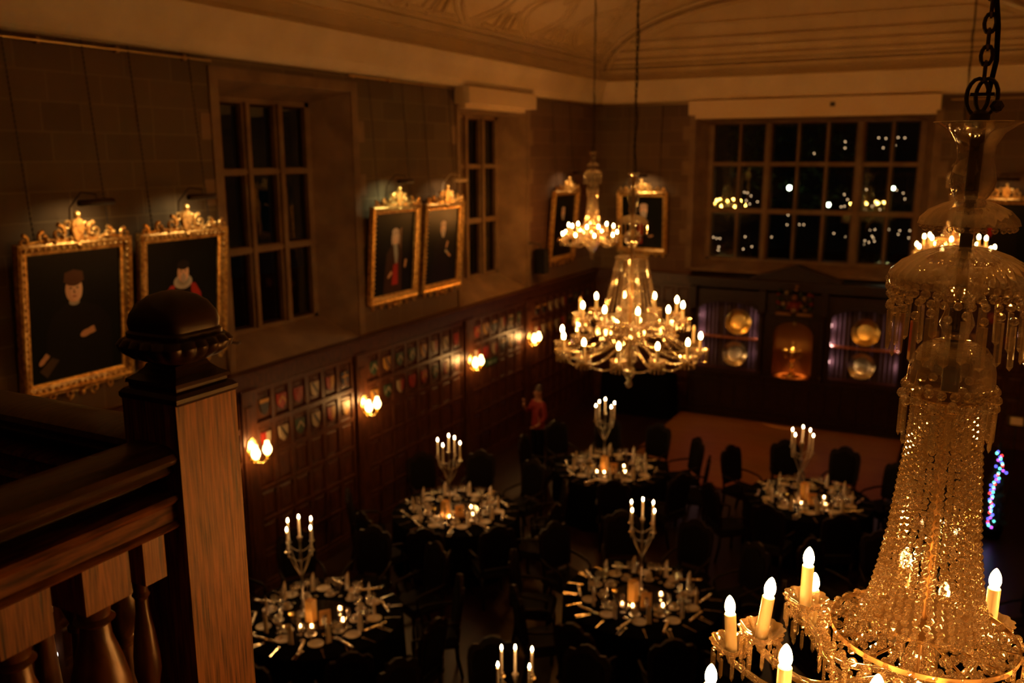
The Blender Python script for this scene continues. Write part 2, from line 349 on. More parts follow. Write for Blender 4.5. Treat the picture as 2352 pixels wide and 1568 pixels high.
# windows : local frame X right, Y into the wall, Z up, origin at opening's lower left corner on the wall face
def window(name, loc, rot, W_, z0, z1, cols, rows, depth, mull, head):
    b = MB()
    # architrave
    t = .14
    b.box(-t, 0, -.025, .05, 0, z1+t); b.box(W_, W_+t, -.025, .05, 0, z1+t); b.box(0, W_, -.025, .05, z1, z1+t)
    k = 0; z = .1
    while z < z1-.1:
        h = .31 if k % 2 else .46
        if k % 2: b.box(-t-.16, -t, -.008, .03, z, z+h); b.box(W_+t, W_+t+.16, -.008, .03, z, z+h)
        z += h; k += 1
    g0, g1 = cols[0][0]-.13, cols[-1][1]+.13; zb, zt = rows[0][0], rows[-1][1]
    # splayed jambs, head, sloping sill
    b.hexa([(-.02,0,-.0),(0,0,0),(g0,depth,zb-.1),(g0-.02,depth,zb-.1)], [(-.02,0,z1),(0,0,z1),(g0,depth,z1),(g0-.02,depth,z1)])
    b.hexa([(W_,0,0),(W_+.02,0,0),(g1+.02,depth,zb-.1),(g1,depth,zb-.1)], [(W_,0,z1),(W_+.02,0,z1),(g1+.02,depth,z1),(g1,depth,z1)])
    b.hexa([(0,0,z1),(W_,0,z1),(g1,depth,head),(g0,depth,head)], [(0,0,z1+.05),(W_,0,z1+.05),(g1,depth,z1+.05),(g0,depth,z1+.05)])
    b.hexa([(0,-.03,-.05),(W_,-.03,-.05),(g1,depth,-.05),(g0,depth,-.05)], [(0,-.03,.0),(W_,-.03,.0),(g1,depth,zb-.08),(g0,depth,zb-.08)])
    # outer frame, mullions, transoms
    b.box(g0-.05, cols[0][0]-.035, depth-.02, depth+.14, zb-.12, head+.05); b.box(cols[-1][1]+.035, g1+.05, depth-.02, depth+.14, zb-.12, head+.05)
    b.box(g0, g1, depth-.02, depth+.14, zt+.035, head+.08); b.box(g0, g1, depth-.02, depth+.14, zb-.14, zb-.035)
    for i in range(len(cols)-1):
        a, c = cols[i][1]+.035, cols[i+1][0]-.035; md = (a+c)/2; hw = max(.02, (c-a)/2)
        b.box(md-hw, md+hw, depth-.02, depth+.13, zb-.04, zt+.04)
        if mull[i]: b.box(md-hw*.55, md+hw*.55, depth-.07, depth-.01, zb-.04, zt+.04)
    for i in range(len(rows)-1):
        a, c = rows[i][1]+.012, rows[i+1][0]-.012
        b.box(g0, g1, depth-.03, depth+.13, a, c); b.box(g0, g1, depth-.05, depth-.03, a+.02, c-.02)
    o = struct(b.build(name, m_trim, loc=loc, rot=rot))
    sm = MB(); gl = MB()
    for c in cols:
        for r in rows:
            x0, x1, zz0, zz1 = c[0], c[1], r[0], r[1]; y0, y1 = depth+.04, depth+.08
            sm.box(x0-.04, x0, y0, y1, zz0-.03, zz1+.03); sm.box(x1, x1+.04, y0, y1, zz0-.03, zz1+.03)
            sm.box(x0, x1, y0, y1, zz0-.03, zz0); sm.box(x0, x1, y0, y1, zz1, zz1+.03)
            tw = random.uniform(-.0016, .0016); tz = random.uniform(-.0016, .0016); yc = depth+.06
            gl.add([(x0-.01, yc+tw+tz, zz0-.01), (x1+.01, yc-tw+tz, zz0-.01), (x1+.01, yc-tw-tz, zz1+.01), (x0-.01, yc+tw-tz, zz1+.01)], [(0,1,2,3)])
    f = struct(sm.build('window_frame', m_dark, o)); g = struct(gl.build('window_glass', m_pane, o))
    return o
RW = [(.42,1.38),(1.50,2.42),(2.53,3.32)]     # z above the sill edge 3.17
cw = [(.40,.84),(1.04,1.45),(1.67,2.09)]
window('window_1', (0,8.12,3.17), (0,0,PI/2), 2.56, 0, 3.58, cw, RW, .50, [1,1], 3.42)
window('window_2', (0,13.75,3.17), (0,0,PI/2), 2.60, 0, 3.45, [(.43,.86),(1.1,1.5),(1.74,2.15)], RW, .50, [1,1], 3.42)
window('window_3', (2.41,YE,3.30), (0,0,0), 4.85, 0, 3.32, [(x0-2.41, x1-2.41) for x0, x1 in [(2.76,3.26),(3.37,3.83),(4.04,4.52),(4.63,5.12),(5.24,5.73),(5.96,6.41),(6.52,6.95)]],
       [(a-.13, c-.13) for a, c in [(.40,1.38),(1.50,2.42),(2.53,3.32)]], .40, [0,1,0,0,1,0], 3.24)

# ------------------------------------------------------------------ oak panelling
def panel_run(b, L0, L1, zs, pitch, ox=0):
    """b in local frame: X along wall, Y into wall (front at y=-.05)"""
    b.box(L0, L1, -.05, 0, 0, 3.0)
    n = max(1, round((L1-L0)/pitch)); p = (L1-L0)/n
    for i in range(n+1):
        x = L0+i*p; b.box(max(L0, x-.035), min(L1, x+.035), -.078, -.05, .15, 2.9)
    for z in zs: b.box(L0, L1, -.0775, -.05, z-.035, z+.035); b.box(L0, L1, -.088, -.0775, z+.018, z+.034)
    for i in range(n):
        for j in range(len(zs)-1):
            x0, x1, z0, z1 = L0+i*p+.05, L0+(i+1)*p-.05, zs[j]+.05, zs[j+1]-.05
            b.hexa([(x0,-.05,z0),(x1,-.05,z0),(x1,-.05,z1),(x0,-.05,z1)], [(x0+.03,-.062,z0+.03),(x1-.03,-.062,z0+.03),(x1-.03,-.062,z1-.03),(x0+.03,-.062,z1-.03)])
ZS = [.18,.62,1.06,1.5,1.96,2.41,2.88]
def dado_top(b, L0, L1):
    b.box(L0, L1, -.11, 0, 2.93, 3.0); b.box(L0, L1, -.15, 0, 3.0, 3.10); b.box(L0, L1, -.19, 0, 3.10, 3.14); b.box(L0, L1, -.21, 0, 3.14, 3.175)
    b.box(L0, L1, -.10, 0, 0, .16)
def pilaster(b, x, w=.24):
    b.box(x, x+w, -.115, -.05, 0, 2.95); b.box(x-.02, x+w+.02, -.135, -.05, 0, .2); b.box(x-.02, x+w+.02, -.14, -.05, 2.78, 2.93)
    b.box(x+.05, x+w-.05, -.125, -.115, .3, 2.7)
b = MB()
BAYS = [(-3.7,1.9),(2.1,5.1),(5.3,8.06),(8.32,10.38),(10.70,13.62),(13.98,16.08),(16.42,19.9)]
for L0, L1 in BAYS: panel_run(b, L0, L1, ZS, .345)
for x in (1.88, 5.08, 8.06, 10.44, 13.68, 16.14): b.box(x-.02, x+.3, -.05, 0, 0, 3.0); pilaster(b, x)
dado_top(b, YB, YE)
struct(b.build('trim_7', m_panelwood, rot=(0,0,PI/2)))
b = MB(); panel_run(b, 0.02, 2.45, ZS, .345); panel_run(b, 7.25, XW-.02, ZS, .345); dado_top(b, 0, 2.6); dado_top(b, 7.1, XW)
struct(b.build('trim_8', m_panelwood, loc=(0,YE,0)))
b = MB(); panel_run(b, -YE, -YB, ZS, .345); dado_top(b, -YE, -YB)
struct(b.build('trim_9', m_panelwood, loc=(XW,0,0), rot=(0,0,-PI/2)))

# ------------------------------------------------------------------ carved screen on the end wall with niche and two alcoves
def arch_pts(x0, x1, z0, zs, rise, n=12):
    c, hw = (x0+x1)/2, (x1-x0)/2
    return [(x1, z0), (x1, zs)]+[(c+hw*math.cos(PI*i/n), zs+rise*math.sin(PI*i/n)) for i in range(1, n)]+[(x0, zs), (x0, z0)]
scr = thing('carved_screen', 'dark carved oak screen with gabled centre, niche and two curtained alcoves on the end wall', 'wall screen', (0,YE-.02,0))
b = MB()
YF = -.34
X0, X1 = 2.55, 7.16
def front_with_arch(b, x0, x1, ax0, ax1, z0, z1, az0, azs, rise):
    b.box(x0, ax0, YF, YF+.07, z0, z1); b.box(ax1, x1, YF, YF+.07, z0, z1)
    if az0 > z0: b.box(ax0, ax1, YF, YF+.07, z0, az0)
    n = 14; c, hw = (ax0+ax1)/2, (ax1-ax0)/2
    for i in range(n):
        a0, a1 = PI*i/n, PI*(i+1)/n
        xa, za, xb, zb = c+hw*math.cos(a0), azs+rise*math.sin(a0), c+hw*math.cos(a1), azs+rise*math.sin(a1)
        b.hexa([(xb,YF,zb),(xa,YF,za),(xa,YF+.07,za),(xb,YF+.07,zb)], [(xb,YF,z1),(xa,YF,z1),(xa,YF+.07,z1),(xb,YF+.07,z1)])
        b.hexa([(xb,YF-.03,zb),(xa,YF-.03,za),(xa,YF,za),(xb,YF,zb)], [(xb,YF-.03,zb+.05),(xa,YF-.03,za+.05),(xa,YF,za+.05),(xb,YF,zb+.05)])
front_with_arch(b, X0, 4.2, 2.74, 4.08, 1.0, 2.95, 1.08, 2.42, .22)
front_with_arch(b, 5.48, X1, 5.62, 6.98, 1.0, 2.95, 1.08, 2.42, .22)
front_with_arch(b, 4.2, 5.48, 4.42, 5.26, 1.0, 2.95, 1.0, 2.0, .30)
# sides / top / bottom of the recesses
for x in (X0, 4.14, 5.5, X1-.06): b.box(x, x+.06, YF+.07, 0, 1.0, 2.95)
b.box(X0, X1, YF, 0, 2.9, 3.02); b.box(X0-.05, X1+.05, YF-.08, 0, 3.02, 3.12); b.box(X0-.09, X1+.09, YF-.12, 0, 3.12, 3.175)
b.box(X0, X1, YF-.05, 0, .96, 1.04); b.box(X0, X1, YF, 0, 0, .96); b.box(X0, X1, YF-.04, 0, 0, .14)
for i in range(14):
    x = X0+.05+i*.325
    b.box(x, x+.05, YF-.03, YF, .14, .96)
b.box(X0, X1, YF-.028, YF, .8, .86); b.box(X0, X1, YF-.028, YF, .2, .25)
for x in (2.58, 4.12, 5.42, 7.02):
    b.lathe([(.055,1.04),(.055,1.1),(.035,1.14),(.04,1.6),(.035,2.35),(.05,2.4),(.06,2.46)], 12, (x+.04, YF-.05, 0))
    b.box(x-.03, x+.11, YF-.12, YF, 2.46, 2.95)
# gable
g = [(3.9,3.175),(4.05,3.24),(4.45,3.36),(4.72,3.45),(4.84,3.48),(4.96,3.45),(5.22,3.36),(5.62,3.24),(5.78,3.175)]
b.poly(g, YF-.02, YF+.14)
for i in range(len(g)-1):
    (xa, za), (xb, zb) = g[i], g[i+1]
    b.hexa([(xa,YF-.14,za),(xb,YF-.14,zb),(xb,YF+.16,zb),(xa,YF+.16,za)], [(xa,YF-.14,za+.05),(xb,YF-.14,zb+.05),(xb,YF+.16,zb+.05),(xa,YF+.16,za+.05)])
b.box(4.3, 5.38, YF-.06, YF, 2.42, 2.46)
b.build('oak_casing', m_dark, scr)
b = MB(); n = 18; lay = [(1.04,1),(1.9,1),(2.1,.92),(2.25,.7),(2.33,.4),(2.35,.02)]
b.add([(4.84+.43*k*math.cos(PI*i/n), -.27+.25*k*math.sin(PI*i/n), z) for z, k in lay for i in range(n+1)], [(q*(n+1)+i, q*(n+1)+i+1, (q+1)*(n+1)+i+1, (q+1)*(n+1)+i) for q in range(len(lay)-1) for i in range(n)])
b.build('niche_lining', mat('niche_oak', (.16,.06,.018), .4), scr, smooth=True)
b = MB(); b.lathe([(.24,1.04),(.25,1.06),(.24,1.075)], 24, (4.84,-.26,0)); b.v = [(4.84+(x-4.84)*1.6, y, z) for x, y, z in b.v]; b.build('niche_shelf', mat('polished_shelf', (.5,.2,.06), .15), scr, smooth=30)
for x0, x1 in ((2.62,4.14),(5.56,7.1)):
    vs = []; n = 90
    for i in range(n+1):
        x = x0+(x1-x0)*i/n; yy = -.06-.028*math.sin(i*1.15)-.016*math.sin(i*.43+x0)
        vs += [(x, yy, 1.05), (x, yy, 2.88)]
    MB().add(vs, [(2*i, 2*i+2, 2*i+3, 2*i+1) for i in range(n)]).build('curtain', m_curtain, scr, smooth=True)
    MB().box(x0, x1, -.30, -.10, 1.79, 1.82).build('alcove_shelf', mat('alcove_shelf', (.4,.15,.05), .3), scr)
    MB().box(x0, x1, -.30, -.10, 1.06, 1.09).build('alcove_shelf', m_panelwood, scr)
# painted carved arms on the screen
b = MB(); b.mi = 0; rnd = random.Random(3)
def blob(x, z, r, mi, y=YF-.07): b.mi = mi; b.ball((x, y, z), r, 8, 5)
for i in range(26):
    a = rnd.uniform(0, 2*PI); rr = rnd.uniform(.14, .36); blob(4.84+rr*math.cos(a), 2.80+.8*rr*math.sin(a), rnd.uniform(.03,.055), rnd.choice([1,2,1,3,0,4]), YF-.05-rnd.random()*.03)
for s in (-1, 1):
    for k in range(5): blob(4.84+s*(.33+.02*(k % 2)), 2.62+k*.09, .05-.004*k, 1 if k % 2 else 3)
b.mi = 1; b.poly([(4.74,2.74),(4.94,2.74),(4.95,2.62),(4.90,2.53),(4.84,2.48),(4.78,2.53),(4.73,2.62)][::-1], YF-.12, YF-.02)
b.mi = 4; b.poly([(4.78,2.60),(4.90,2.60),(4.88,2.54),(4.84,2.51),(4.80,2.54)][::-1], YF-.135, YF-.12)
blob(4.84, 2.83, .065, 5); b.mi = 0; b.box(4.46, 4.78, YF-.12, YF, 2.44, 2.50); b.box(4.90, 5.22, YF-.12, YF, 2.44, 2.50)
arm_m = [mat('arms_gilt', (.24,.13,.035), .5), mat('arms_red', (.14,.008,.005), .5), mat('arms_dark', (.01,.012,.006), .5), mat('arms_green', (.012,.035,.012), .5), mat('arms_white', (.25,.22,.17), .5), mat('arms_flesh', (.2,.09,.04), .5)]
b.build('coat_of_arms', arm_m, scr, smooth=True)
# dishes
def dish(label, x, z, r, m, scallop=False, y=YE-.26):
    b = MB(); n = 48
    b.lathe([(.001,0),(r*.5,.0),(r*.60,.004),(r*.68,.028),(r*.72,.034),(r*.95,.040),(r,.046),(r,.036),(r*.7,.022),(r*.55,-.012),(.001,-.012)], n, flute=24 if scallop else 0, fa=.05 if scallop else 0)
    o = b.build('display_dish', m, smooth=30, loc=(x, y, z), rot=(PI/2-.12, 0, .12 if x < 5 else -.05))
    tag(o, label, 'dish', 'large dishes standing in the alcoves')
dish('large round gold dish on the upper shelf of the left alcove', 3.62, 2.18, .285, m_gold)
dish('large round gold dish on the upper shelf of the right alcove', 6.30, 2.17, .285, m_gold)
dish('round silver salver with beaded rim on the lower shelf of the left alcove', 3.57, 1.45, .27, m_silver, True)
dish('scalloped silver salver on the lower shelf of the right alcove', 6.27, 1.44, .27, m_silver, True)
# cup
t = thing('trophy_cup', 'gold two-handled cup with tall stem standing lit in the central niche', 'trophy', (4.84,YE-.30,1.075))
MB().lathe([(.10,0),(.10,.03),(.06,.05),(.03,.08),(.028,.16),(.05,.19),(.028,.22),(.025,.30),(.05,.33)], 20).build('stem', m_gold, t, smooth=40)
MB().lathe([(.03,.33),(.07,.37),(.10,.45),(.10,.52),(.11,.56),(.10,.57),(.08,.50),(.02,.38)], 20).build('bowl', m_gold, t, smooth=40)
MB().lathe([(.105,.56),(.08,.60),(.03,.64),(.02,.70),(.028,.73),(.005,.78)], 16).build('lid', m_gold, t, smooth=40)
for s in (-1, 1): MB().tube([(s*.09,0,.40),(s*.15,0,.42),(s*.19,0,.50),(s*.20,0,.57),(s*.16,0,.60),(s*.13,0,.56),(s*.10,0,.54)], .012, 8).build('handle', m_gold, t, smooth=True)
t2 = bpy.data.objects.new('niche_lamp', None); COL.objects.link(t2); t2.parent = scr; t2.location = (4.84,-.24,2.2)
MB().lathe([(.02,.0),(.035,.03),(.035,.08),(.01,.1)], 12).build('lamp_housing', m_brass, t2)
ld = bpy.data.lights.new('downlight', 'SPOT'); ld.energy = 170; ld.color = (1,.42,.10); ld.spot_size = .62; ld.spot_blend = .7; ld.shadow_soft_size = .02
lo_ = bpy.data.objects.new('downlight', ld); COL.objects.link(lo_); lo_.parent = t2; lo_.location = (0,-.02,-.02)
for x in (2.70, 4.12, 5.60, 7.0):
    t3 = bpy.data.objects.new('alcove_lamp', None); COL.objects.link(t3); t3.parent = scr; t3.location = (x,-.25,1.3)
    MB().box(-.01,.01,-.01,.01,0,1.1).build('tube', m_cream, t3)
    s = 1 if x in (2.70, 5.60) else -1
    for z in (.15,.55,.95): point(t3, (s*.03,.08,z), 1.25, (1,.50,.46), .03)

# ------------------------------------------------------------------ shields on the panelling
SC = {'red':(.20,.014,.008),'gold':(.30,.16,.03),'white':(.28,.23,.16),'blue':(.012,.02,.05),'green':(.015,.04,.02),'black':(.008,.006,.005)}
SM = {k: mat('shield_'+k, v, .4) for k, v in SC.items()}
def shield(f, c, pat, label, loc, rot, s=1.0):
    b = MB(); w, h = .085*s, .21*s
    out = [(-w, h*.45), (w, h*.45), (w*.98, 0), (w*.72, -h*.34), (0, -h*.58), (-w*.72, -h*.34), (-w*.98, 0)]
    b.mi = 0; b.poly(out[::-1], -.022, 0)
    b.mi = 1
    if pat == 'chevron': P = [[(-w*.85,-.05*s),(0,.035*s),(w*.85,-.05*s),(w*.85,-.015*s),(0,.07*s),(-w*.85,-.015*s)]]
    elif pat == 'bend': P = [[(-w*.8,.085*s),(-w*.4,.085*s),(w*.7,-.05*s),(w*.45,-.08*s)]]
    elif pat == 'fess': P = [[(-w*.95,-.012*s),(w*.95,-.012*s),(w*.97,.032*s),(-w*.97,.032*s)]]
    elif pat == 'chief': P = [[(-w,.045*s),(w,.045*s),(w,h*.45),(-w,h*.45)]]
    elif pat == 'cross': P = [[(-.012,-h*.5),(.012,-h*.5),(.012,h*.44),(-.012,h*.44)],[(-w*.95,.01),(w*.95,.01),(w*.95,.035),(-w*.95,.035)]]
    else: P = [[(.0,-h*.5),(w*.7,-h*.3),(w*.96,0),(w*.98,h*.44),(0,h*.44)]]
    for k, pp in enumerate(P):
        ar = sum(pp[i][0]*pp[(i+1)%len(pp)][1]-pp[(i+1)%len(pp)][0]*pp[i][1] for i in range(len(pp)))
        b.poly(pp if ar > 0 else pp[::-1], -.026-.001*k, -.021)
    tag(b.build('heraldic_shield', [SM[f], SM[c]], loc=loc, rot=rot), label, 'shield', 'heraldic shields on the panelling')
ORD = ['first','second','third','fourth','fifth','sixth','seventh','eighth','ninth']
combos = [('black','gold','chief'),('red','gold','chevron'),('red','red','chevron'),('white','black','bend'),('red','gold','pale'),('blue','gold','cross'),('white','green','fess'),('green','white','chevron'),('gold','blue','bend'),('white','red','pale')]
BOT1 = [('red','white','pale'),('white','black','bend'),('green','white','chevron'),('white','blue','bend'),('red','gold','pale'),('gold','white','chevron')]
bayn = {0:'first bay by oak post',1:'second panelling bay',2:'third panelling bay',3:'last bay by the corner'}
rndS = random.Random(11)
for bi, (y0, n) in enumerate([(8.495,6),(10.92,8),(14.16,6),(16.75,9)]):
    for row, z in ((0,2.64),(1,2.19)):
        for i in range(n):
            y = y0+i*.3395+(.0 if bi != 1 else .012*i)
            if bi == 0: f, c, p = (combos[i] if row == 0 else BOT1[i])
            else: f, c, p = rndS.choice(combos)
            col = f if f == c else f+' and '+c
            shield(f, c, p, 'small %s shield, %s from left, %s row, %s' % (col, ORD[i], 'upper' if row == 0 else 'lower', bayn[bi]), (.062, y, z), (0,0,PI/2))
for i in range(6):
    f, c, p = rndS.choice(combos)
    shield(f, c, p, 'small painted shield on the end wall right of the screen, %s from the left' % ORD[i], (7.6+.34*i, YE-.062, 2.64 if i % 2 else 2.19), (0,0,0))

# ------------------------------------------------------------------ wall sconces
def sconce(label, y, z=2.07):
    t = thing('wall_sconce', label, 'wall lamp', (.125, y, z), (0,0,PI/2), 'two-armed sconces along the panelling')
    pts = [(.092*math.cos(2*PI*i/24)*(1+.12*math.cos(6*2*PI*i/24)), .075+.15*math.sin(2*PI*i/24)*(1+.1*math.cos(8*2*PI*i/24))) for i in range(24)]
    MB().poly(pts, -.015, 0).build('backplate', m_gold, t)
    for s in (-1, 1):
        arm = MB().tube([(0,-.01,-.04),(s*.02,-.06,-.10),(s*.06,-.12,-.11),(s*.105,-.16,-.06)], .009, 8).build('arm', m_gold, t, smooth=True)
        MB().lathe([(.012,-.075),(.03,-.055),(.036,-.045),(.014,-.035),(.02,-.01),(.032,0),(.02,.01)], 14, (s*.105,-.16,0)).build('lamp_cup', m_gold, arm, smooth=40)
        MB().lathe([(.024,.0),(.045,.03),(.056,.065),(.050,.10),(.032,.135),(.024,.165),(.026,.18)], 18, (s*.105,-.16,.0), caps=False).build('glass_shade', m_shade, arm, smooth=True)
        point(t, (s*.105,-.16,.075), SHADE_W, (1,.45,.12), .03)
for lab, y in (('twin-shade gold sconce nearest the oak post', 8.18), ('twin-shade gold sconce, second along the panelling from the oak post', 10.58), ('twin-shade gold sconce beside the green exit sign', 13.82), ('twin-shade gold sconce farthest along the panelling, near the corner', 16.27)): sconce(lab, y)
o = MB().box(-.2,.2,-.05,0,-.06,.06).build('exit_sign', mat('exit_green', (.008,.05,.02), .4), loc=(.06,14.67,1.955), rot=(0,0,PI/2))
tag(o, 'small dim green exit sign on the panelling beside a sconce', 'sign')
b = MB(); b.box(-.13,-.10,-.056,-.05,-.03,.03); b.box(-.10,-.05,-.056,-.05,-.03,-.018); b.box(.0,.1,-.056,-.05,-.006,.006); b.poly([(.1,-.03),(.14,0),(.1,.03)], -.056, -.05)
b.ball((-.05,-.052,.022),.012,6,4); b.box(-.058,-.03,-.056,-.05,-.02,.012); b.build('pictogram', mat('exit_white', (.16,.2,.16), .5), o)

# ------------------------------------------------------------------ portraits
def swirl(b, x, z, r, s=1, turns=1.3, w=.022, y=-.06, st=0.0):
    pts = []; rs = []
    for i in range(14):
        k = i/13; a = st+s*turns*2*PI*k; rr = r*(1-.8*k)
        pts.append((x+rr*math.cos(a), y-.02*k, z+rr*math.sin(a))); rs.append(w*(1-.45*k))
    b.tube(pts, rs, 6)
def portrait(name_lab, loc, rot, w, h, style, lean=.07, crest=True, lampx=0, chain_top=6.98, lit=1.0, gcol=(1,.62,.28), lampbox=m_dark):
    t = thing('framed_portrait', name_lab, 'painting', loc, rot, 'portraits in gilded frames on the upper walls')
    kf = (CAM.x-.09)/CAM.x if rot[2] else (YE-.09)/YE      # hung forward of the wall: keep the line of sight
    t.location = (loc[0] if rot[2] else CAM.x+(loc[0]-CAM.x)*kf, loc[1]*kf if rot[2] else loc[1], CAM.z+(loc[2]-CAM.z)*kf)
    R = Matrix.Translation((0, -math.sin(lean)*(h/2)-.012, 0)) @ Matrix.Rotation(lean, 4, 'X')
    fw = .115; b = MB(); b.T = R
    W2, H2 = w/2, h/2
    prof = [(0,0),(.0,-.085),(.022,-.10),(.05,-.085),(.085,-.05),(fw,-.045),(fw,-.01)]
    for i in range(len(prof)-1):
        (d0, y0), (d1, y1) = prof[i], prof[i+1]
        for c in range(4):
            P = []
            for d, y in ((d0, y0), (d1, y1)):
                q = [(-W2+d, -H2+d), (W2-d, -H2+d), (W2-d, H2-d), (-W2+d, H2-d)]
                P.append((q[c][0], y, q[c][1])); P.append((q[(c+1)%4][0], y, q[(c+1)%4][1]))
            b.add([P[0], P[1], P[3], P[2]], [(0,1,2,3)])
    b.box(-W2, W2, -.01, 0, -H2, H2)
    nn = int(w/.07)
    for i in range(nn):
        for z in (-H2+.06, H2-.06): b.ball((-W2+.07+(w-.14)*i/(nn-1), -.085, z), .017, 6, 4)
    nn = int(h/.07)
    for i in range(nn):
        for x in (-W2+.06, W2-.06): b.ball((x, -.085, -H2+.07+(h-.14)*i/(nn-1)), .017, 6, 4)
    b.build('gilded_frame', m_gilt, t, smooth=35)
    b = MB(); b.T = R
    z = H2
    for s in (-1, 1):
        swirl(b, s*.20, z+.085, .085, s, 1.2, .026, st=PI/2); swirl(b, s*.36, z+.055, .06, -s, 1.2, .022, st=PI/2)
        swirl(b, s*(W2-.07), z+.03, .06, s, 1.1, .022, st=PI/2); swirl(b, s*.10, z+.15, .05, -s, 1.2, .02, st=0)
        b.tube([(s*.05,-.06,z+.02),(s*.2,-.075,z+.01),(s*.34,-.06,z+.03),(s*(W2-.12),-.06,z+.005)], [.03,.022,.018,.012], 6)
        for k in range(5): b.ball((s*(.08+.085*k), -.085, z+.03+.03*math.sin(k*2.1)), .024, 6, 4)
    pts = [(-.055,z+.20),(-.07,z+.12),(-.045,z+.03),(0,z-.02),(.045,z+.03),(.07,z+.12),(.055,z+.20),(0,z+.235)]
    b.poly(pts, -.10, -.05); b.ball((0,-.08,z+.26), .035, 8, 5); b.ball((0,-.11,z-.05), .03, 8, 5)
    b.build('carved_crest', m_gilt, t, smooth=40)
    b = MB(); b.T = R; z = -H2
    for s in (-1, 1):
        swirl(b, s*.15, z-.05, .055, -s, 1.2, .018, st=-PI/2); swirl(b, s*.33, z-.035, .045, s, 1.2, .016, st=-PI/2); swirl(b, s*(W2-.07), z-.02, .05, -s, 1, .018, st=-PI/2)
        b.tube([(s*.03,-.05,z-.03),(s*.2,-.06,z-.01),(s*(W2-.12),-.05,z-.012)], [.022,.016,.01], 6)
    b.ball((0,-.06,z-.06), .04, 8, 5); b.build('carved_apron', m_gilt, t, smooth=40)
    # the painted canvas
    cv = MB(); cv.T = R; mats = [STY['bg'+str(style)] if ('bg'+str(style)) in STY else STY['bg']]
    W3, H3 = W2-fw+.005, H2-fw+.005
    yy = [-.022]
    cv.add([(-W3,yy[0],-H3),(W3,yy[0],-H3),(W3,yy[0],H3),(-W3,yy[0],H3)], [(0,1,2,3)])
    def el(cx, cz, rx, rz, key, a0=0, n=20):
        m_ = STY[key]
        if m_ not in mats: mats.append(m_)
        cv.mi = mats.index(m_); yy[0] -= .0008
        ca, sa = math.cos(a0), math.sin(a0)
        cv.add([(cx+rx*math.cos(2*PI*i/n)*ca-rz*math.sin(2*PI*i/n)*sa, yy[0], cz+rx*math.cos(2*PI*i/n)*sa+rz*math.sin(2*PI*i/n)*ca) for i in range(n)], [tuple(range(n))])
    def pg(pts, key):
        m_ = STY[key]
        if m_ not in mats: mats.append(m_)
        cv.mi = mats.index(m_); yy[0] -= .0008
        cv.add([(x, yy[0], z_) for x, z_ in pts], [tuple(range(len(pts)))])
    def head(x, z, k, hairk, cap=False):
        el(x, z, .072*k, .10*k, 'face'); el(x+.02*k, z-.01*k, .05*k, .085*k, 'face2')
        el(x, z+.075*k, .078*k, .05*k, hairk)
        if cap: pg([(x-.085*k,z+.06*k),(x+.085*k,z+.06*k),(x+.075*k,z+.13*k),(x,z+.15*k),(x-.075*k,z+.13*k)], hairk)
        for s in (-1, 1): el(x+s*.027*k, z+.012*k, .012*k, .005*k, 'dark')
        pg([(x-.006*k,z+.01*k),(x+.012*k,z-.028*k),(x-.008*k,z-.03*k)], 'shade'); el(x, z-.052*k, .02*k, .006*k, 'lip')
    def hand(x, z, a, k=1):
        el(x, z, .055*k, .028*k, 'face', a)
        for q in range(4): el(x+.055*k*math.cos(a)-(.02-.013*q)*math.sin(a)*k, z+.055*k*math.sin(a)+(.02-.013*q)*math.cos(a)*k, .03*k, .008*k, 'face', a)
    if style == 1:
        pg([(-.36,-H3),(.42,-H3),(.40,-.1),(.26,.06),(.06,.12),(-.12,.12),(-.27,.02),(-.34,-.15)], 'robe1'); el(-.02,.13,.06,.035,'collar')
        head(-.02, .26, 1.35, 'cap', True); hand(.10, -.21, .3, 1.3); pg([(-.44,-.52),(-.30,-.40),(-.22,-.44),(-.36,-.60)], 'book'); hand(-.40,-.42,.8,1.0)
    elif style == 2:
        pg([(-.34,-H3),(.34,-H3),(.27,.0),(.18,.13),(-.18,.13),(-.29,.0)], 'red'); pg([(-.14,-H3),(.14,-H3),(.12,.12),(-.12,.12)], 'robe1')
        el(0,.16,.135,.085,'ruff'); el(0,.17,.09,.05,'ruff2'); head(0, .27, 1.15, 'dark'); el(0,.20,.035,.055,'beard'); hand(-.2,-.25,.4)
    elif style == 3:
        pg([(.02,.3),(.2,.4),(.2,-.1),(.05,-.1)], 'brown'); pg([(-.26,-H3),(.24,-H3),(.22,0),(.14,.14),(-.06,.14),(-.2,0)], 'robe3')
        pg([(-.02,.15),(.08,.15),(.11,-.02),(.10,-.18),(.04,-.16),(-.0,0)], 'ruff2'); head(.02,.25,1.15,'wig'); el(-.06,.22,.03,.09,'wig'); el(.10,.22,.03,.09,'wig')
        pg([(-.05,-.5),(.12,-.5),(.1,-.15),(-.02,-.18)], 'red'); hand(-.12,-.34,.7); hand(.3,-.2,1.4)
    elif style == 4:
        pg([(-.3,-H3),(.3,-H3),(.24,.05),(.1,.18),(-.04,.18),(-.22,.05)], 'robe1'); head(.03,.29,1.1,'wig'); el(.03,.22,.055,.08,'beard'); hand(.16,.0,1.2,.9); pg([(.09,-.10),(.2,-.16),(.22,-.12),(.12,-.06)], 'ruff'); hand(.22,-.16,-.5,.8)
    elif style == 5:
        pg([(-.3,-H3),(.3,-H3),(.24,.05),(.1,.16),(-.1,.16),(-.24,.05)], 'robe1'); head(-.05,.27,1.15,'wig'); el(-.05,.19,.06,.07,'beard'); hand(-.2,-.3,.5,.9)
    elif style == 6:
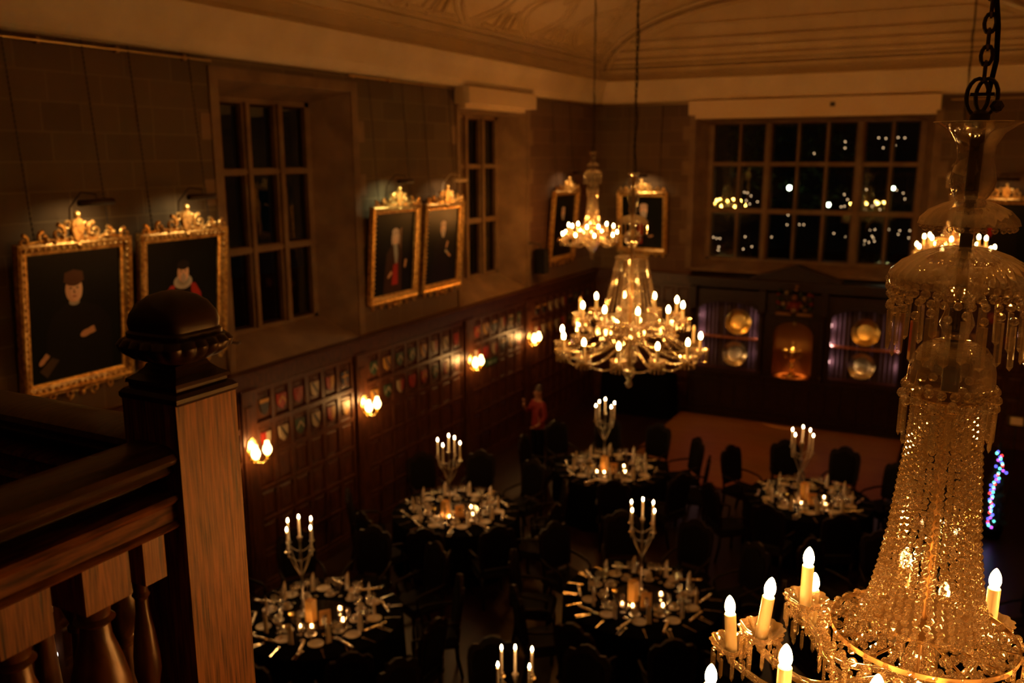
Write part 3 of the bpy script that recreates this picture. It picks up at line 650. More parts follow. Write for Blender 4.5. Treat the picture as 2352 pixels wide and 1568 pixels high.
        pg([(-.3,-H3),(.3,-H3),(.24,.03),(.1,.14),(-.1,.14),(-.24,.03)], 'robe1'); head(.03,.28,1.25,'wig'); el(.03,.17,.075,.10,'beard'); pg([(-.1,-.05),(.0,-.02),(.0,-.5),(-.12,-.5)], 'red'); hand(.2,-.32,.3,.8)
    else:
        pg([(-.3,-H3),(.3,-H3),(.25,.03),(.12,.18),(-.12,.18),(-.25,.03)], 'robe1'); pg([(-.3,.1),(-.2,.2),(-.12,.1),(-.2,-.05)], 'red'); el(0,.18,.09,.04,'ruff2'); head(0,.28,1.1,'cap',True); hand(.2,.2,.4,1.1)
    cv.build('painted_canvas', mats, t)
    # chains and lamp
    for s in (-1, 1):
        x = s*(W2-.22); b = MB(); top = chain_top-loc[2]
        n = int((top-H2)/.05)
        for i in range(n):
            zz = H2+(top-H2)*(i+.5)/n; yb = -.03-2*math.sin(lean)*H2*(1-i/n)
            b.ball((x, yb, zz), .010, 5, 4, 2.2)
        b.tube([(x,-.03-2*math.sin(lean)*H2,H2-.02),(x,-.03,top)], .004, 5)
        b.build('hanging_chain', m_iron, t)
    if lit:
        lam = MB(); zl = H2+.36
        y_top = -2*math.sin(lean)*H2
        lam.tube([(lampx-.16,y_top-.03,H2+.02),(lampx-.15,y_top-.06,zl-.05),(lampx-.10,y_top-.18,zl+.10),(lampx-.02,y_top-.30,zl+.08),(lampx,-.42,zl+.02)], .008, 6)
        lam.T = Matrix.Translation((lampx,-.42,zl)) @ Matrix.Rotation(PI/2, 4, 'Y')
        lam.lathe([(.028,-.2),(.034,-.19),(.034,.19),(.028,.2)], 12)
        lo = lam.build('picture_lamp', lampbox, t, smooth=40)
        ld = bpy.data.lights.new('picture_light', 'AREA'); ld.energy = PIC_W*lit; ld.color = gcol; ld.shape = 'RECTANGLE'; ld.size = .36; ld.size_y = .05; ld.spread = 2.3
        lt = bpy.data.objects.new('picture_light', ld); COL.objects.link(lt); lt.parent = t; lt.location = (lampx, -.42, zl-.045)
        dirv = Vector((0, .24, -.34)); lt.rotation_euler = dirv.to_track_quat('-Z', 'Y').to_euler()
    return t
def sm_(n, c, r=.5): return mat('paint_'+n, c, .32, spec=.10)
STY = {'bg':sm_('ground',(.004,.005,.003)), 'face':sm_('flesh',(.74,.45,.26)), 'face2':sm_('flesh_light',(.85,.56,.34)), 'shade':sm_('flesh_dark',(.3,.15,.08)), 'lip':sm_('lip',(.45,.12,.08)),
       'robe1':sm_('black_robe',(.010,.008,.006)), 'robe3':sm_('brown_coat',(.055,.028,.012)), 'red':sm_('red_robe',(.42,.035,.02)), 'ruff':sm_('ruff',(.5,.48,.40)), 'ruff2':sm_('linen',(.36,.35,.29)),
       'collar':sm_('collar',(.45,.42,.34)), 'cap':sm_('brown_cap',(.10,.045,.02)), 'dark':sm_('dark_hair',(.02,.014,.01)), 'wig':sm_('grey_hair',(.5,.34,.22)), 'beard':sm_('beard',(.5,.42,.32)),
       'brown':sm_('brown_drape',(.16,.08,.035)), 'book':sm_('book',(.10,.07,.035))}
L90 = (0,0,PI/2)
portrait('large gilt-framed portrait of a figure in a brown cap and black robe, leftmost', (.02,5.93,4.27), L90, 1.28, 1.52, 1, lean=.10, lampx=.12, lit=1.2)
portrait('gilt-framed portrait of a figure with white ruff and red sleeves', (.02,7.33,4.27), L90, 1.26, 1.52, 2, lean=.10, lampx=.10, lit=1.0, gcol=(1,.70,.36))
portrait('gilt-framed portrait of a grey-haired figure in a brown coat, right of the nearer window', (.02,11.62,4.34), L90, 1.30, 1.50, 3, lean=.08, lampx=-.1, lit=1.3, gcol=(.9,.85,.45))
portrait('gilt-framed portrait of a bearded figure in black, left of the farther window', (.02,13.04,4.33), L90, 1.24, 1.48, 4, lean=.08, lampx=.1, lit=1.2, lampbox=m_cream)
portrait('gilt-framed portrait next to the speaker, left of the room corner', (.02,18.13,4.33), L90, 1.34, 1.54, 5, lean=.08, lit=1.0)
portrait('gilt-framed portrait of a white-bearded figure on the end wall', (1.21,YE-.02,4.31), (0,0,0), 1.22, 1.42, 6, lean=.07, lit=1.6)
portrait('gilt-framed portrait behind the big chandelier, right end of the end wall', (8.62,YE-.02,4.28), (0,0,0), 1.16, 1.46, 7, lean=.07, lit=.25)
# picture rails
for i, (p, q, lab) in enumerate([((.05,3.0,6.94),(.05,8.0,6.94),'thin picture rail under the cornice above the two nearest portraits'), ((.05,10.6,6.97),(.05,13.6,6.97),'thin picture rail between the two side windows'), ((.05,16.5,6.97),(.05,19.9,6.97),'thin picture rail between the speaker and the corner')]):
    b = MB().tube([p, q], .014, 8); n = int((q[1]-p[1])/.9)
    for k in range(n+1): b.box(0, .05, p[1]+.1+k*.9, p[1]+.14+k*.9, p[2]-.03, p[2]+.03)
    tag(b.build('picture_rail', m_brass), lab, 'picture rail', 'picture rails')
tag(MB().tube([(.1,YE-.05,6.97),(2.3,YE-.05,6.97)], .014, 8).build('picture_rail', m_brass), 'thin picture rail on the end wall left of the window', 'picture rail', 'picture rails')
tag(MB().tube([(7.5,YE-.05,6.9),(9.5,YE-.05,6.9)], .014, 8).build('picture_rail', m_brass), 'thin picture rail on the end wall right of the window', 'picture rail', 'picture rails')
# blind boxes
t = thing('blind_box', 'cream blind box above the farther side window', 'blind', (0,13.52,6.62))
MB().box(.04,.34,0,2.60,.10,.38).build('casing', m_cream, t); MB().box(.10,.22,.06,2.35,.03,.10).build('bottom_bar', m_cream, t)
t = thing('blind_box', 'long cream screen casing above the end window', 'blind', (2.32,YE-.34,6.62))
MB().box(0,5.02,0,.30,.08,.38).build('casing', m_cream, t); MB().box(.14,4.95,.06,.2,.0,.08).build('bottom_bar', m_cream, t)
b = MB().box(2.96,3.06,-.006,0,.19,.28); b.build('badge', m_iron, t)
# speaker
t = thing('wall_speaker', 'black loudspeaker on a bracket arm between window and corner portrait', 'speaker', (0,16.62,3.45))
MB().box(.12,.34,-.13,.11,0,.50).build('cabinet', m_black, t)
MB().tube([(0,-.22,.62),(.08,-.20,.64),(.2,-.05,.60),(.22,-.01,.5)], .015, 8).build('bracket', m_iron, t)
MB().box(.34,.345,-.115,.095,.02,.48).build('grille', mat('grille',(.012,.012,.012),.7), t)
t = thing('wall_hook', 'short black iron hook on the left jamb of the nearer window', 'hook', (0,7.98,3.585))
MB().tube([(0,0,0),(.22,.0,.005),(.24,0,.03)], .014, 8).build('hook_bar', m_iron, t)
MB().tube([(.1,-.02,0),(.05,-.01,-.3),(.03,0,-.42)], .005, 6).build('cord', m_iron, t)

# ------------------------------------------------------------------ chandeliers
def lamp_arm(t, ang, r, zb, tube_l, hub_z, hub_r, w=1.0, lean=0, lit=True, fringe=10, S_=1.0, power=None):
    """one glass arm with drip pan, sleeve, bulb and prism fringe; zb = centre height of the bulb"""
    c, s = math.cos(ang), math.sin(ang)
    bl = .064*S_; zt = zb-bl*.5; zp = zt-tube_l
    pts = []
    for k in range(11):
        u = k/10; rr = hub_r+(r-hub_r)*u; z = hub_z+(zp-.035-hub_z)*u - .085*S_*math.sin(u*PI)*(1.15-u*.5) + .02*math.sin(u*2*PI)
        pts.append((rr*c, rr*s, z))
    pts.append((r*c, r*s, zp-.01))
    arm = MB().tube(pts, [.0125*S_]*12, 7).build('glass_arm', m_glass, t, smooth=True)
    x, y = r*c, r*s
    ps = 1.0 if S_ < 1.1 else 1.35
    MB().lathe([(a_*ps, z_*ps) for a_, z_ in [(.012,-.03),(.016,-.015),(.03,-.004),(.048,.010),(.060,.030),(.064,.034),(.058,.030),(.044,.014),(.02,.004)]], 36, (x, y, zp), flute=12, fa=.13, caps=False).build('drip_pan', m_glass, arm, smooth=50)
    sl = MB(); la = lean
    sl.T = Matrix.Translation((x, y, zp)) @ Matrix.Rotation(la, 4, Vector((-s, c, 0)))
    sl.lathe([(.0175,0),(.0185,.004),(.0185,tube_l-.002),(.0165,tube_l),(.015,tube_l-.006)], 16, caps=False)
    sl.build('candle_sleeve', m_sleeve, arm, smooth=40)
    bb = MB(); bb.T = sl.T
    q = [(.008,-.004),(.012,.002),(.016,.012),(.018,.022),(.017,.034),(.0135,.046),(.008,.057),(.003,.063),(.0003,.065)]
    bb.lathe([(a*S_, tube_l+z*S_) for a, z in q], 14, caps=False)
    bb.build('bulb', m_bulb if lit else m_bulboff, arm, smooth=True)
    top = sl.T @ Vector((0, 0, tube_l+.03*S_))
    if lit: point(t, top, (power or BULB_W)*w, WARM, .014)
    if fringe:
        b = MB()
        for k in range(fringe):
            a = 2*PI*k/fringe; px, py = x+.058*ps*math.cos(a), y+.058*ps*math.sin(a)
            b.ball((px, py, zp+.012), .008*ps, 6, 4)
            ln = .062*ps
            b.T = Matrix.Translation((px, py, zp)) @ Matrix.Rotation(a+random.uniform(-.4,.4), 4, 'Z')
            b.lathe([(.0015*ps,-.002),(.0065*ps,-.008),(.0065*ps,-ln),(.0008,-ln-.012)], 4); b.T = Matrix()
        b.build('prism_fringe', m_glass, arm)
    return arm
def bead_line(b, p, q, r, gap=1.0, sag=0.0, n=6, m=4, jit=0):
    p, q = Vector(p), Vector(q); k = max(2, int((q-p).length*(1+sag*1.5)/(2*r*gap)))
    for i in range(k+1):
        u = i/k; v = p.lerp(q, u); v.z -= sag*4*u*(1-u)*(q-p).length*.5
        if jit: v += Vector((random.uniform(-jit, jit), random.uniform(-jit, jit), random.uniform(-jit, jit)))
        b.ball(v, r, n, m)
def prism(t, x, y, z, ln, w=.011, a=0, bead=.011):
    b = MB(); b.ball((x, y, z), bead, 8, 5)
    b.T = Matrix.Translation((x, y, z-bead-.002)) @ Matrix.Rotation(a, 4, 'Z') @ Matrix.Rotation(random.uniform(-.05,.05), 4, 'X')
    b.hexa([(-w,0,0),(0,-w*.45,0),(w,0,0),(0,w*.45,0)], [(-w,0,-ln),(0,-w*.45,-ln*1.0),(w,0,-ln),(0,w*.45,-ln)])
    b.add([(-w,0,-ln),(0,-w*.45,-ln),(w,0,-ln),(0,w*.45,-ln),(0,0,-ln-w*.9)], [(1,0,4),(2,1,4),(3,2,4),(0,3,4)])
    return b.build('prism', m_glass, t)
def chain(t, z0, z1, big=True):
    b = MB(); z = z0; k = 0; h = .046; w = .0125
    while z < z1:
        pts = []
        for i in range(13):
            a = 2*PI*i/12; u, v = w*math.cos(a), (h*.5)*math.sin(a)
            pts.append((u if k % 2 else 0, 0 if k % 2 else u, z+h*.5+v))
        b.tube(pts, .0045, 6, False); z += h*.80; k += 1
    b.build('chain', m_iron, t)
    pts = [(.012+.01*math.sin(i*1.3), .014*math.cos(i*.9), z0-.03+i*(z1-z0+.03)/40) for i in range(41)]
    MB().tube(pts, .006, 6).build('cable', m_black, t)

def tent_chandelier(label, x, y):
    Z = 3.95
    t = thing('chandelier', label, 'chandelier', (x, y, Z), group='glass chandeliers')
    z = lambda a: a-Z
    chain(t, z(6.02), z(9.1))
    b = MB()
    for sg in (-1, 1):
        pts = [(.024*math.cos(2*PI*i/16)+sg*.010, .004*sg, z(5.985)+.042*math.sin(2*PI*i/16)) for i in range(17)]
        b.tube(pts, .0048, 6, False)
    b.box(-.026,.026,-.008,.008,z(5.986),z(5.994)); b.lathe([(.024,z(5.925)),(.022,z(5.945)),(.010,z(5.955))], 14)
    b.ball((.034,-.01,z(5.962)), .016, 6, 4); b.build('hook', m_iron, t, smooth=40)
    MB().lathe([(.012,z(4.15)),(.012,z(5.25))], 14).build('stem', m_brass, t, smooth=40)
    MB().lathe([(.021,z(5.25)),(.021,z(5.50)),(.014,z(5.52)),(.016,z(5.93))], 14).build('stem', m_iron, t, smooth=40)
    MB().lathe([(.024,z(5.735)),(.036,z(5.745)),(.046,z(5.765)),(.0505,z(5.785)),(.047,z(5.81)),(.040,z(5.84)),(.042,z(5.87)),(.058,z(5.90)),(.082,z(5.918)),(.098,z(5.925)),(.097,z(5.927)),(.078,z(5.917)),(.050,z(5.895)),(.037,z(5.87)),(.034,z(5.84)),(.043,z(5.80)),(.043,z(5.775)),(.03,z(5.75))], 36, flute=14, fa=.05, caps=False).build('vase', m_clear, t, smooth=50)
    MB().lathe([(.022,z(5.742)),(.055,z(5.732)),(.088,z(5.715)),(.106,z(5.695)),(.111,z(5.680)),(.104,z(5.684)),(.08,z(5.705)),(.03,z(5.722))], 72, flute=28, fa=.06, caps=False).build('upper_canopy', m_glass, t, smooth=50)
    MB().lathe([(.028,z(5.66)),(.034,z(5.68)),(.03,z(5.70)),(.022,z(5.72))], 20).build('collar', m_clear, t, smooth=40)
    b = MB()
    for i in range(26): a = 2*PI*i/26; b.ball((.104*math.cos(a), .104*math.sin(a), z(5.672)), .0085, 6, 4)
    b.build('bead_ring', m_bead, t)
    MB().lathe([(.028,z(5.625)),(.06,z(5.620)),(.10,z(5.606)),(.138,z(5.585)),(.162,z(5.560)),(.171,z(5.537)),(.168,z(5.528)),(.155,z(5.552)),(.12,z(5.585)),(.05,z(5.607))], 108, flute=36, fa=.045, caps=False).build('lower_canopy', m_glass, t, smooth=50)
    b = MB()
    for i in range(34): a = 2*PI*i/34; b.ball((.165*math.cos(a), .165*math.sin(a), z(5.518)), .0125, 8, 5); b.ball((.163*math.cos(a+.09), .163*math.sin(a+.09), z(5.497)), .0105, 8, 5)
    b.build('bead_ring', m_bead, t)
    for i in range(26): a = 2*PI*i/26; prism(t, .162*math.cos(a), .162*math.sin(a), z(5.475)-(.012 if i % 2 else 0), .098, .011, a+PI/2)
    MB().lathe([(.02,z(5.39)),(.028,z(5.40)),(.04,z(5.43)),(.03,z(5.46)),(.036,z(5.49)),(.055,z(5.52)),(.06,z(5.53)),(.03,z(5.50)),(.02,z(5.47))], 24, flute=8, fa=.08, caps=False).build('stem_glass', m_clear, t, smooth=50)
    MB().lathe([(.024,z(5.385)),(.05,z(5.382)),(.075,z(5.370)),(.092,z(5.345)),(.100,z(5.31)),(.102,z(5.275)),(.096,z(5.27)),(.094,z(5.31)),(.085,z(5.345)),(.05,z(5.370))], 60, flute=20, fa=.03, caps=False).build('dome', m_glass, t, smooth=50)
    b = MB()
    for i in range(22): a = 2*PI*i/22; b.ball((.106*math.cos(a), .106*math.sin(a), z(5.262)), .0125, 8, 5)
    b.build('bead_ring', m_bead, t)
    for i in range(16): a = 2*PI*i/16+.1; prism(t, .111*math.cos(a), .111*math.sin(a), z(5.237)-(.01 if i % 2 else 0), .092, .0115, a+PI/2, .0135)
    # the bead tent
    prof = [(5.235,.080),(5.10,.088),(4.98,.098),(4.85,.110),(4.75,.124),(4.68,.137),(4.62,.152)]
    def rad(zz):
        for i in range(len(prof)-1):
            if prof[i][0] >= zz >= prof[i+1][0]:
                u = (prof[i][0]-zz)/(prof[i][0]-prof[i+1][0]); return prof[i][1]*(1-u)+prof[i+1][1]*u
        return prof[-1][1]
    NS = 34
    for i in range(NS):
        b = MB(); a = 2*PI*i/NS; k = 0; zz = 5.235-(.0091 if i % 2 else 0)
        while zz > 4.61:
            r = rad(zz); fr = .0078*(r/.1)**.6*1.12; aa = a+random.uniform(-.03,.03)
            b.ball((r*math.cos(aa), r*math.sin(aa), z(zz)+random.uniform(-.002,.002)), fr, 6, 4)
            zz -= .0182; k += 1
        b.build('bead_strand', m_bead, t)
    for i in range(11):
        b = MB(); a = 2*PI*i/11; zz = 5.2
        while zz > 4.63:
            r = rad(zz)*.72; aa = a+random.uniform(-.08,.08); b.ball((r*math.cos(aa), r*math.sin(aa), z(zz)), .0095, 6, 4); zz -= .022
        b.build('inner_strand', m_bead, t)
    MB().lathe([(.076,z(5.24)),(.080,z(5.235)),(.076,z(5.23))], 30).build('tent_ring', m_brass, t)
    # basket of large beads down to the gilt ring
    for i in range(26):
        b = MB(); a = 2*PI*i/26
        bead_line(b, (.150*math.cos(a), .150*math.sin(a), z(4.61)), (.232*math.cos(a+.06), .232*math.sin(a+.06), z(4.572)), .0115, 1.05, .35, 7, 5, .004)
        bead_line(b, (.140*math.cos(a), .140*math.sin(a), z(4.60)), (.20*math.cos(a-.08), .20*math.sin(a-.08), z(4.53)), .012, 1.3, .1, 7, 5, .006)
        b.build('basket_strand', m_bead, t)
    MB().lathe([(.2350,z(4.562)),(.2385,z(4.562)),(.2385,z(4.577)),(.2350,z(4.577)),(.2350,z(4.562))], 72, caps=False).build('gilt_ring', m_brass, t, smooth=30)
    b = MB()
    for i in range(6):
        a = PI*i/6; b.tube([(.235*math.cos(a), .235*math.sin(a), z(4.566)), (-.235*math.cos(a), -.235*math.sin(a), z(4.566))], .0035, 6)
    b.lathe([(.13,z(4.60)),(.133,z(4.60)),(.133,z(4.61)),(.13,z(4.61))], 40); b.build('ring_spokes', m_brass, t)
    for i in range(30):
        a = 2*PI*i/30; prism(t, .257*math.cos(a), .257*math.sin(a), z(4.522), .10, .010, a+PI/2, .014)
    b = MB()
    for i in range(40): a = 2*PI*i/40; b.ball((.262*math.cos(a), .262*math.sin(a), z(4.548)), .0135, 7, 5)
    b.build('bead_ring', m_bead, t)
    MB().lathe([(.02,z(4.18)),(.05,z(4.20)),(.10,z(4.25)),(.12,z(4.31)),(.115,z(4.36)),(.05,z(4.38)),(.03,z(4.42)),(.045,z(4.48)),(.025,z(4.54))], 40, flute=14, fa=.06, caps=False).build('receiver_bowl', m_glass, t, smooth=50)
    for i in range(16):
        b = MB(); a = 2*PI*i/16; bead_line(b, (.24*math.cos(a), .24*math.sin(a), z(4.44)), (.05*math.cos(a), .05*math.sin(a), z(4.12)), .0095, 1.1, .12, 6, 4); b.build('lower_strand', m_bead, t)
    MB().lathe([(.001,z(3.95)),(.016,z(3.962)),(.022,z(3.985)),(.012,z(4.01)),(.03,z(4.05)),(.04,z(4.09)),(.02,z(4.13)),(.03,z(4.18))], 20, flute=8, fa=.1, caps=False).build('pendant', m_glass, t, smooth=50)
    for a, r in ((142,.44),(179,.43),(-131,.46),(-102,.39),(65,.42),(100,.42),(20,.42),(-50,.42)):
        lamp_arm(t, math.radians(a), r, z(4.600), .140, z(4.42), .05, lean=(-.10 if a == 179 else .0), S_=.98)
    for a, r in ((130,.53),(168,.55),(-150,.58),(85,.54),(40,.54),(0,.54),(-75,.54),(-115,.6)):
        lamp_arm(t, math.radians(a), r, z(4.455), .125, z(4.36), .06, lean=(.09 if a == 168 else 0), S_=.95)
    return t
near = tent_chandelier('very large crystal chandelier in the right foreground with tall bead tent', 8.13, 2.49)
near.rotation_euler = (0, math.radians(.5), 0)
farA = dup(near, (1.82, 15.45, 3.93), (0, 0, .9), 'small distant chandelier hanging left of the end window')
farD = dup(near, (7.86, 15.65, 3.93), (0, 0, 2.2), 'distant chandelier whose candle lamps show behind the big chandelier')

def swag_chandelier(label, x, y):
    Z = 3.28; z = lambda a: a-Z
    t = thing('chandelier', label, 'chandelier', (x, y, Z), group='glass chandeliers'); chain(t, z(5.66), z(9.3))
    MB().lathe([(.02,z(3.5)),(.02,z(5.66))], 12).build('stem', m_brass, t)
    MB().lathe([(.02,z(5.50)),(.04,z(5.51)),(.06,z(5.54)),(.05,z(5.58)),(.035,z(5.62)),(.06,z(5.65)),(.07,z(5.66)),(.05,z(5.65))], 24, flute=8, fa=.06, caps=False).build('vase', m_clear, t, smooth=50)
    MB().lathe([(.03,z(5.22)),(.05,z(5.26)),(.04,z(5.32)),(.06,z(5.38)),(.05,z(5.44)),(.03,z(5.48))], 20, flute=8, fa=.06, caps=False).build('stem_glass', m_clear, t, smooth=50)
    MB().lathe([(.03,z(5.22)),(.1,z(5.20)),(.15,z(5.16)),(.16,z(5.13)),(.14,z(5.15)),(.05,z(5.18))], 60, flute=22, fa=.06, caps=False).build('upper_canopy', m_glass, t, smooth=50)
    for i in range(18): a = 2*PI*i/18; prism(t, .155*math.cos(a), .155*math.sin(a), z(5.115), .09, .011, a+PI/2)
    MB().lathe([(.02,z(4.86)),(.05,z(4.88)),(.09,z(4.94)),(.10,z(4.99)),(.06,z(5.03)),(.03,z(5.06)),(.04,z(5.10))], 30, flute=12, fa=.06, caps=False).build('dome', m_glass, t, smooth=50)
    MB().lathe([(.02,z(4.79)),(.12,z(4.79)),(.175,z(4.765)),(.18,z(4.745)),(.16,z(4.745)),(.05,z(4.77))], 60, flute=24, fa=.03, caps=False).build('lower_canopy', m_glass, t, smooth=50)
    for i in range(14):
        b = MB(); a = 2*PI*i/14; bead_line(b, (.165*math.cos(a), .165*math.sin(a), z(4.74)), (.31*math.cos(a), .31*math.sin(a), z(4.08)), .0115, 1.12, .03, 7, 5); b.build('bead_strand', m_bead, t)
    for i in range(20):
        b = MB(); a = 2*PI*i/20; r0, r1 = .07, .12
        zz = 4.72
        while zz > 4.15:
            r = r0+(r1-r0)*(4.72-zz)/.57; b.ball((r*math.cos(a), r*math.sin(a), z(zz)), .0125, 6, 4); zz -= .027
        b.build('inner_strand', m_bead, t)
    MB().lathe([(.04,z(4.00)),(.16,z(4.02)),(.26,z(4.06)),(.31,z(4.09)),(.31,z(4.07)),(.27,z(4.03)),(.17,z(3.98)),(.08,z(3.93)),(.05,z(3.9))], 72, flute=24, fa=.04, caps=False).build('receiver_bowl', m_glass, t, smooth=50)
    for i in range(30):
        a = 2*PI*i/30; prism(t, .315*math.cos(a), .315*math.sin(a), z(4.055), .10, .012, a+PI/2, .015)
    for i in range(24):
        a = 2*PI*i/24; prism(t, .19*math.cos(a), .19*math.sin(a), z(3.96), .10, .012, a+PI/2, .015)
    MB().lathe([(.02,z(3.54)),(.05,z(3.57)),(.09,z(3.62)),(.08,z(3.68)),(.04,z(3.74)),(.07,z(3.8)),(.05,z(3.88))], 30, flute=10, fa=.08, caps=False).build('stem_glass', m_glass, t, smooth=50)
    MB().lathe([(.001,z(3.28)),(.03,z(3.30)),(.04,z(3.34)),(.02,z(3.38)),(.05,z(3.43)),(.07,z(3.49)),(.04,z(3.54))], 24, flute=10, fa=.08, caps=False).build('pendant', m_glass, t, smooth=50)
    base = PI/2+YAW    # bearing seen from the gallery
    NL = 12; NU = 10
    lo = [base+math.radians(180+14+360*i/NL) for i in range(NL)]
    for i, a in enumerate(lo):
        lamp_arm(t, a, .77, z(3.93), .16, z(3.84), .08, S_=1.15, lit=(i != 3), fringe=12)
        a2 = lo[(i+1) % NL]
        b = MB(); bead_line(b, (.77*math.cos(a), .77*math.sin(a), z(3.72)), (.77*math.cos(a2), .77*math.sin(a2), z(3.72)), .010, 1.12, .38, 6, 4); b.build('swag', m_bead, t)
        b = MB(); bead_line(b, (.31*math.cos(a), .31*math.sin(a), z(4.05)), (.72*math.cos(a), .72*math.sin(a), z(3.74)), .010, 1.15, .22, 6, 4); b.build('swag', m_bead, t)
    for i in range(NU):
        a = base+math.radians(180+0+360*i/NU)
        lamp_arm(t, a, .57, z(4.265), .16, z(4.0), .10, S_=1.15, lit=(i != 7), fringe=12)
        a2 = base+math.radians(180+360*(i+1)/NU)
        b = MB(); bead_line(b, (.57*math.cos(a), .57*math.sin(a), z(4.05)), (.57*math.cos(a2), .57*math.sin(a2), z(4.05)), .010, 1.12, .3, 6, 4); b.build('swag', m_bead, t)
    return t
swag_chandelier('two-tier crystal chandelier with bead swags hanging in the middle of the hall', 4.86, 9.2)

# ------------------------------------------------------------------ dining tables and what stands on them
TABLES = {   # name: x, y, candelabra px-derived position, label phrase, spin of the settings, count shown
 'T1': (1.97, 7.19, (1.79,7.12), 'front left table by oak post', .15),
 'T2': (1.78,10.49, (1.75,10.37), 'second table along panelled wall', .35),
 'T3': (3.14,13.20, (3.03,13.19), 'far table left of dance floor', .05),
 'T4': (6.29,13.31, (6.18,13.09), 'far table on dance floor edge', .28),
 'T5': (5.07, 9.25, (5.02,9.34), 'table in middle of hall', .20),
 'T6': (5.12, 5.75, (5.15,5.84), 'table cut by bottom edge', .10),
 'T7': (8.05,10.10, (8.10,10.25), 'table behind the big chandelier', .40)}
PH = ['at near edge','near edge right','lower right','upper right','far edge right','at far edge','far edge left','upper left','lower left','near edge left']
TZ = .76
protos = {}
def put(key, builder, loc, rotz, label, cat, group):
    if key not in protos:
        o = builder(); protos[key] = o; o.location = loc; o.rotation_euler = (0,0,rotz); tag(o, label, cat, group)
    else:
        o = dup(protos[key], loc, (0,0,rotz), label, group)
    return o
def E_(name):
    o = bpy.data.objects.new(name, None); COL.objects.link(o); return o
def mk_table():
    t = E_('round_table'); MB().lathe([(.90,.71),(.92,.72),(.92,.745),(.90,.75)], 48).build('tabletop', m_chair, t)
    MB().lathe([(.06,.1),(.05,.4),(.08,.71)], 16).build('pedestal', m_chair, t)
    for k in range(4):
        a = PI/2*k; MB().tube([(0,0,.15),(.3*math.cos(a),.3*math.sin(a),.1),(.45*math.cos(a),.45*math.sin(a),.03)], [.04,.03,.03], 8).build('leg', m_chair, t)
    return t
def mk_cloth():
    b = MB(); n = 96; rings = [(0,.7575),(.5,.7575),(.915,.7575),(.930,.745),(.932,.60),(.938,.35),(.945,.10),(.947,.015)]
    vs = []
    for k, (r, z) in enumerate(rings):
        f = max(0, (k-3))/4
        for i in range(n):
            a = 2*PI*i/n; rr = r+.022*f*math.sin(a*14)+.01*f*math.sin(a*5); vs.append((rr*math.cos(a), rr*math.sin(a), z))
    b.add(vs, [(k*n+i, k*n+(i+1)%n, (k+1)*n+(i+1)%n, (k+1)*n+i) for k in range(len(rings)-1) for i in range(n)][::-1])
    return b.build('tablecloth', m_cloth, smooth=50)
def mk_napkin():
    b = MB(); h = .235
    b.add([(-.026,-.012,0),(.026,-.012,0),(.026,.012,0),(-.026,.012,0),(-.022,-.008,h*.8),(.022,-.008,h*.72),(.022,.008,h*.72),(-.022,.008,h*.8),(-.018,0,h),(.0,0,h*.93)],
          [(3,2,1,0),(0,1,5,4),(1,2,6,5),(2,3,7,6),(3,0,4,7),(4,5,9,8),(6,7,8,9),(7,4,8),(5,6,9)])
    b.tube([(-.03,0,.004),(.03,0,.004)], .009, 6); return b.build('folded_napkin', m_white)
def mk_cracker():
    b = MB(); P = [(-.14,.019),(-.085,.020),(-.065,.008),(-.05,.020),(.05,.020),(.065,.008),(.085,.020),(.14,.019)]
    b.T = Matrix.Translation((0,0,.0215)) @ Matrix.Rotation(PI/2, 4, 'Y'); b.lathe([(r, x) for x, r in P], 14); return b.build('christmas_cracker', m_foil, smooth=35)
def mk_plate(r=.085):
    return MB().lathe([(.001,.004),(r*.6,.004),(r*.7,.010),(r,.018),(r,.014),(r*.65,.001),(.001,.001)], 24).build('side_plate', m_china, smooth=40)
def mk_saucer():
    o = E_('coffee_cup'); MB().lathe([(.001,.004),(.04,.004),(.065,.014),(.062,.008),(.03,.0),(.001,0)], 20).build('saucer', m_china, o, smooth=40)
    c = MB().lathe([(.018,.008),(.024,.012),(.036,.04),(.040,.062),(.037,.060),(.02,.016),(.001,.014)], 18).build('cup', m_china, o, smooth=40)
    return o
def mk_glass(k):
    def f():
        P = {'wine_glass':[(.033,.002),(.030,.004),(.004,.010),(.004,.085),(.02,.10),(.036,.125),(.038,.15),(.031,.19)],
             'water_goblet':[(.034,.002),(.030,.004),(.005,.010),(.005,.06),(.025,.075),(.040,.10),(.042,.125),(.036,.155)],
             'champagne_flute':[(.03,.002),(.027,.004),(.0035,.010),(.0035,.09),(.014,.11),(.023,.15),(.024,.19),(.020,.225)]}[k]
        return MB().lathe(P, 14, caps=False).build(k, m_clear, smooth=40)
    return f
def mk_cut(k):
    def f():
        b = MB(); L = .20
        if k == 'knife': b.box(-.007,.007,-.1,0,.001,.007); b.poly([(0,0),(.01,0),(.01,.1),(.002,.12),(-.004,.1),(-.004,0)], 0, .002); b.v = [(x, (z if y in (0,.002) and False else y), z) for x, y, z in b.v]
        if k == 'knife':
            b = MB(); b.box(-.006,.006,-.10,0,.001,.007); b.box(-.008,.006,0,.09,.001,.003); b.box(-.006,.002,.09,.11,.001,.003)
        elif k == 'fork':
            b.box(-.004,.004,-.10,.03,.001,.005); b.box(-.011,.011,.03,.045,.001,.004)
            for q in (-.0095,-.003,.003,.0095): b.box(q-.0018,q+.0018,.045,.095,.001,.004)
        else:
            b.box(-.004,.004,-.10,.04,.001,.005); b.lathe([(.001,.001),(.014,.004),(.019,.009),(.016,.008),(.001,.004)], 14, (0,.06,0))
        return b.build('table_'+k, m_silver)
    return f
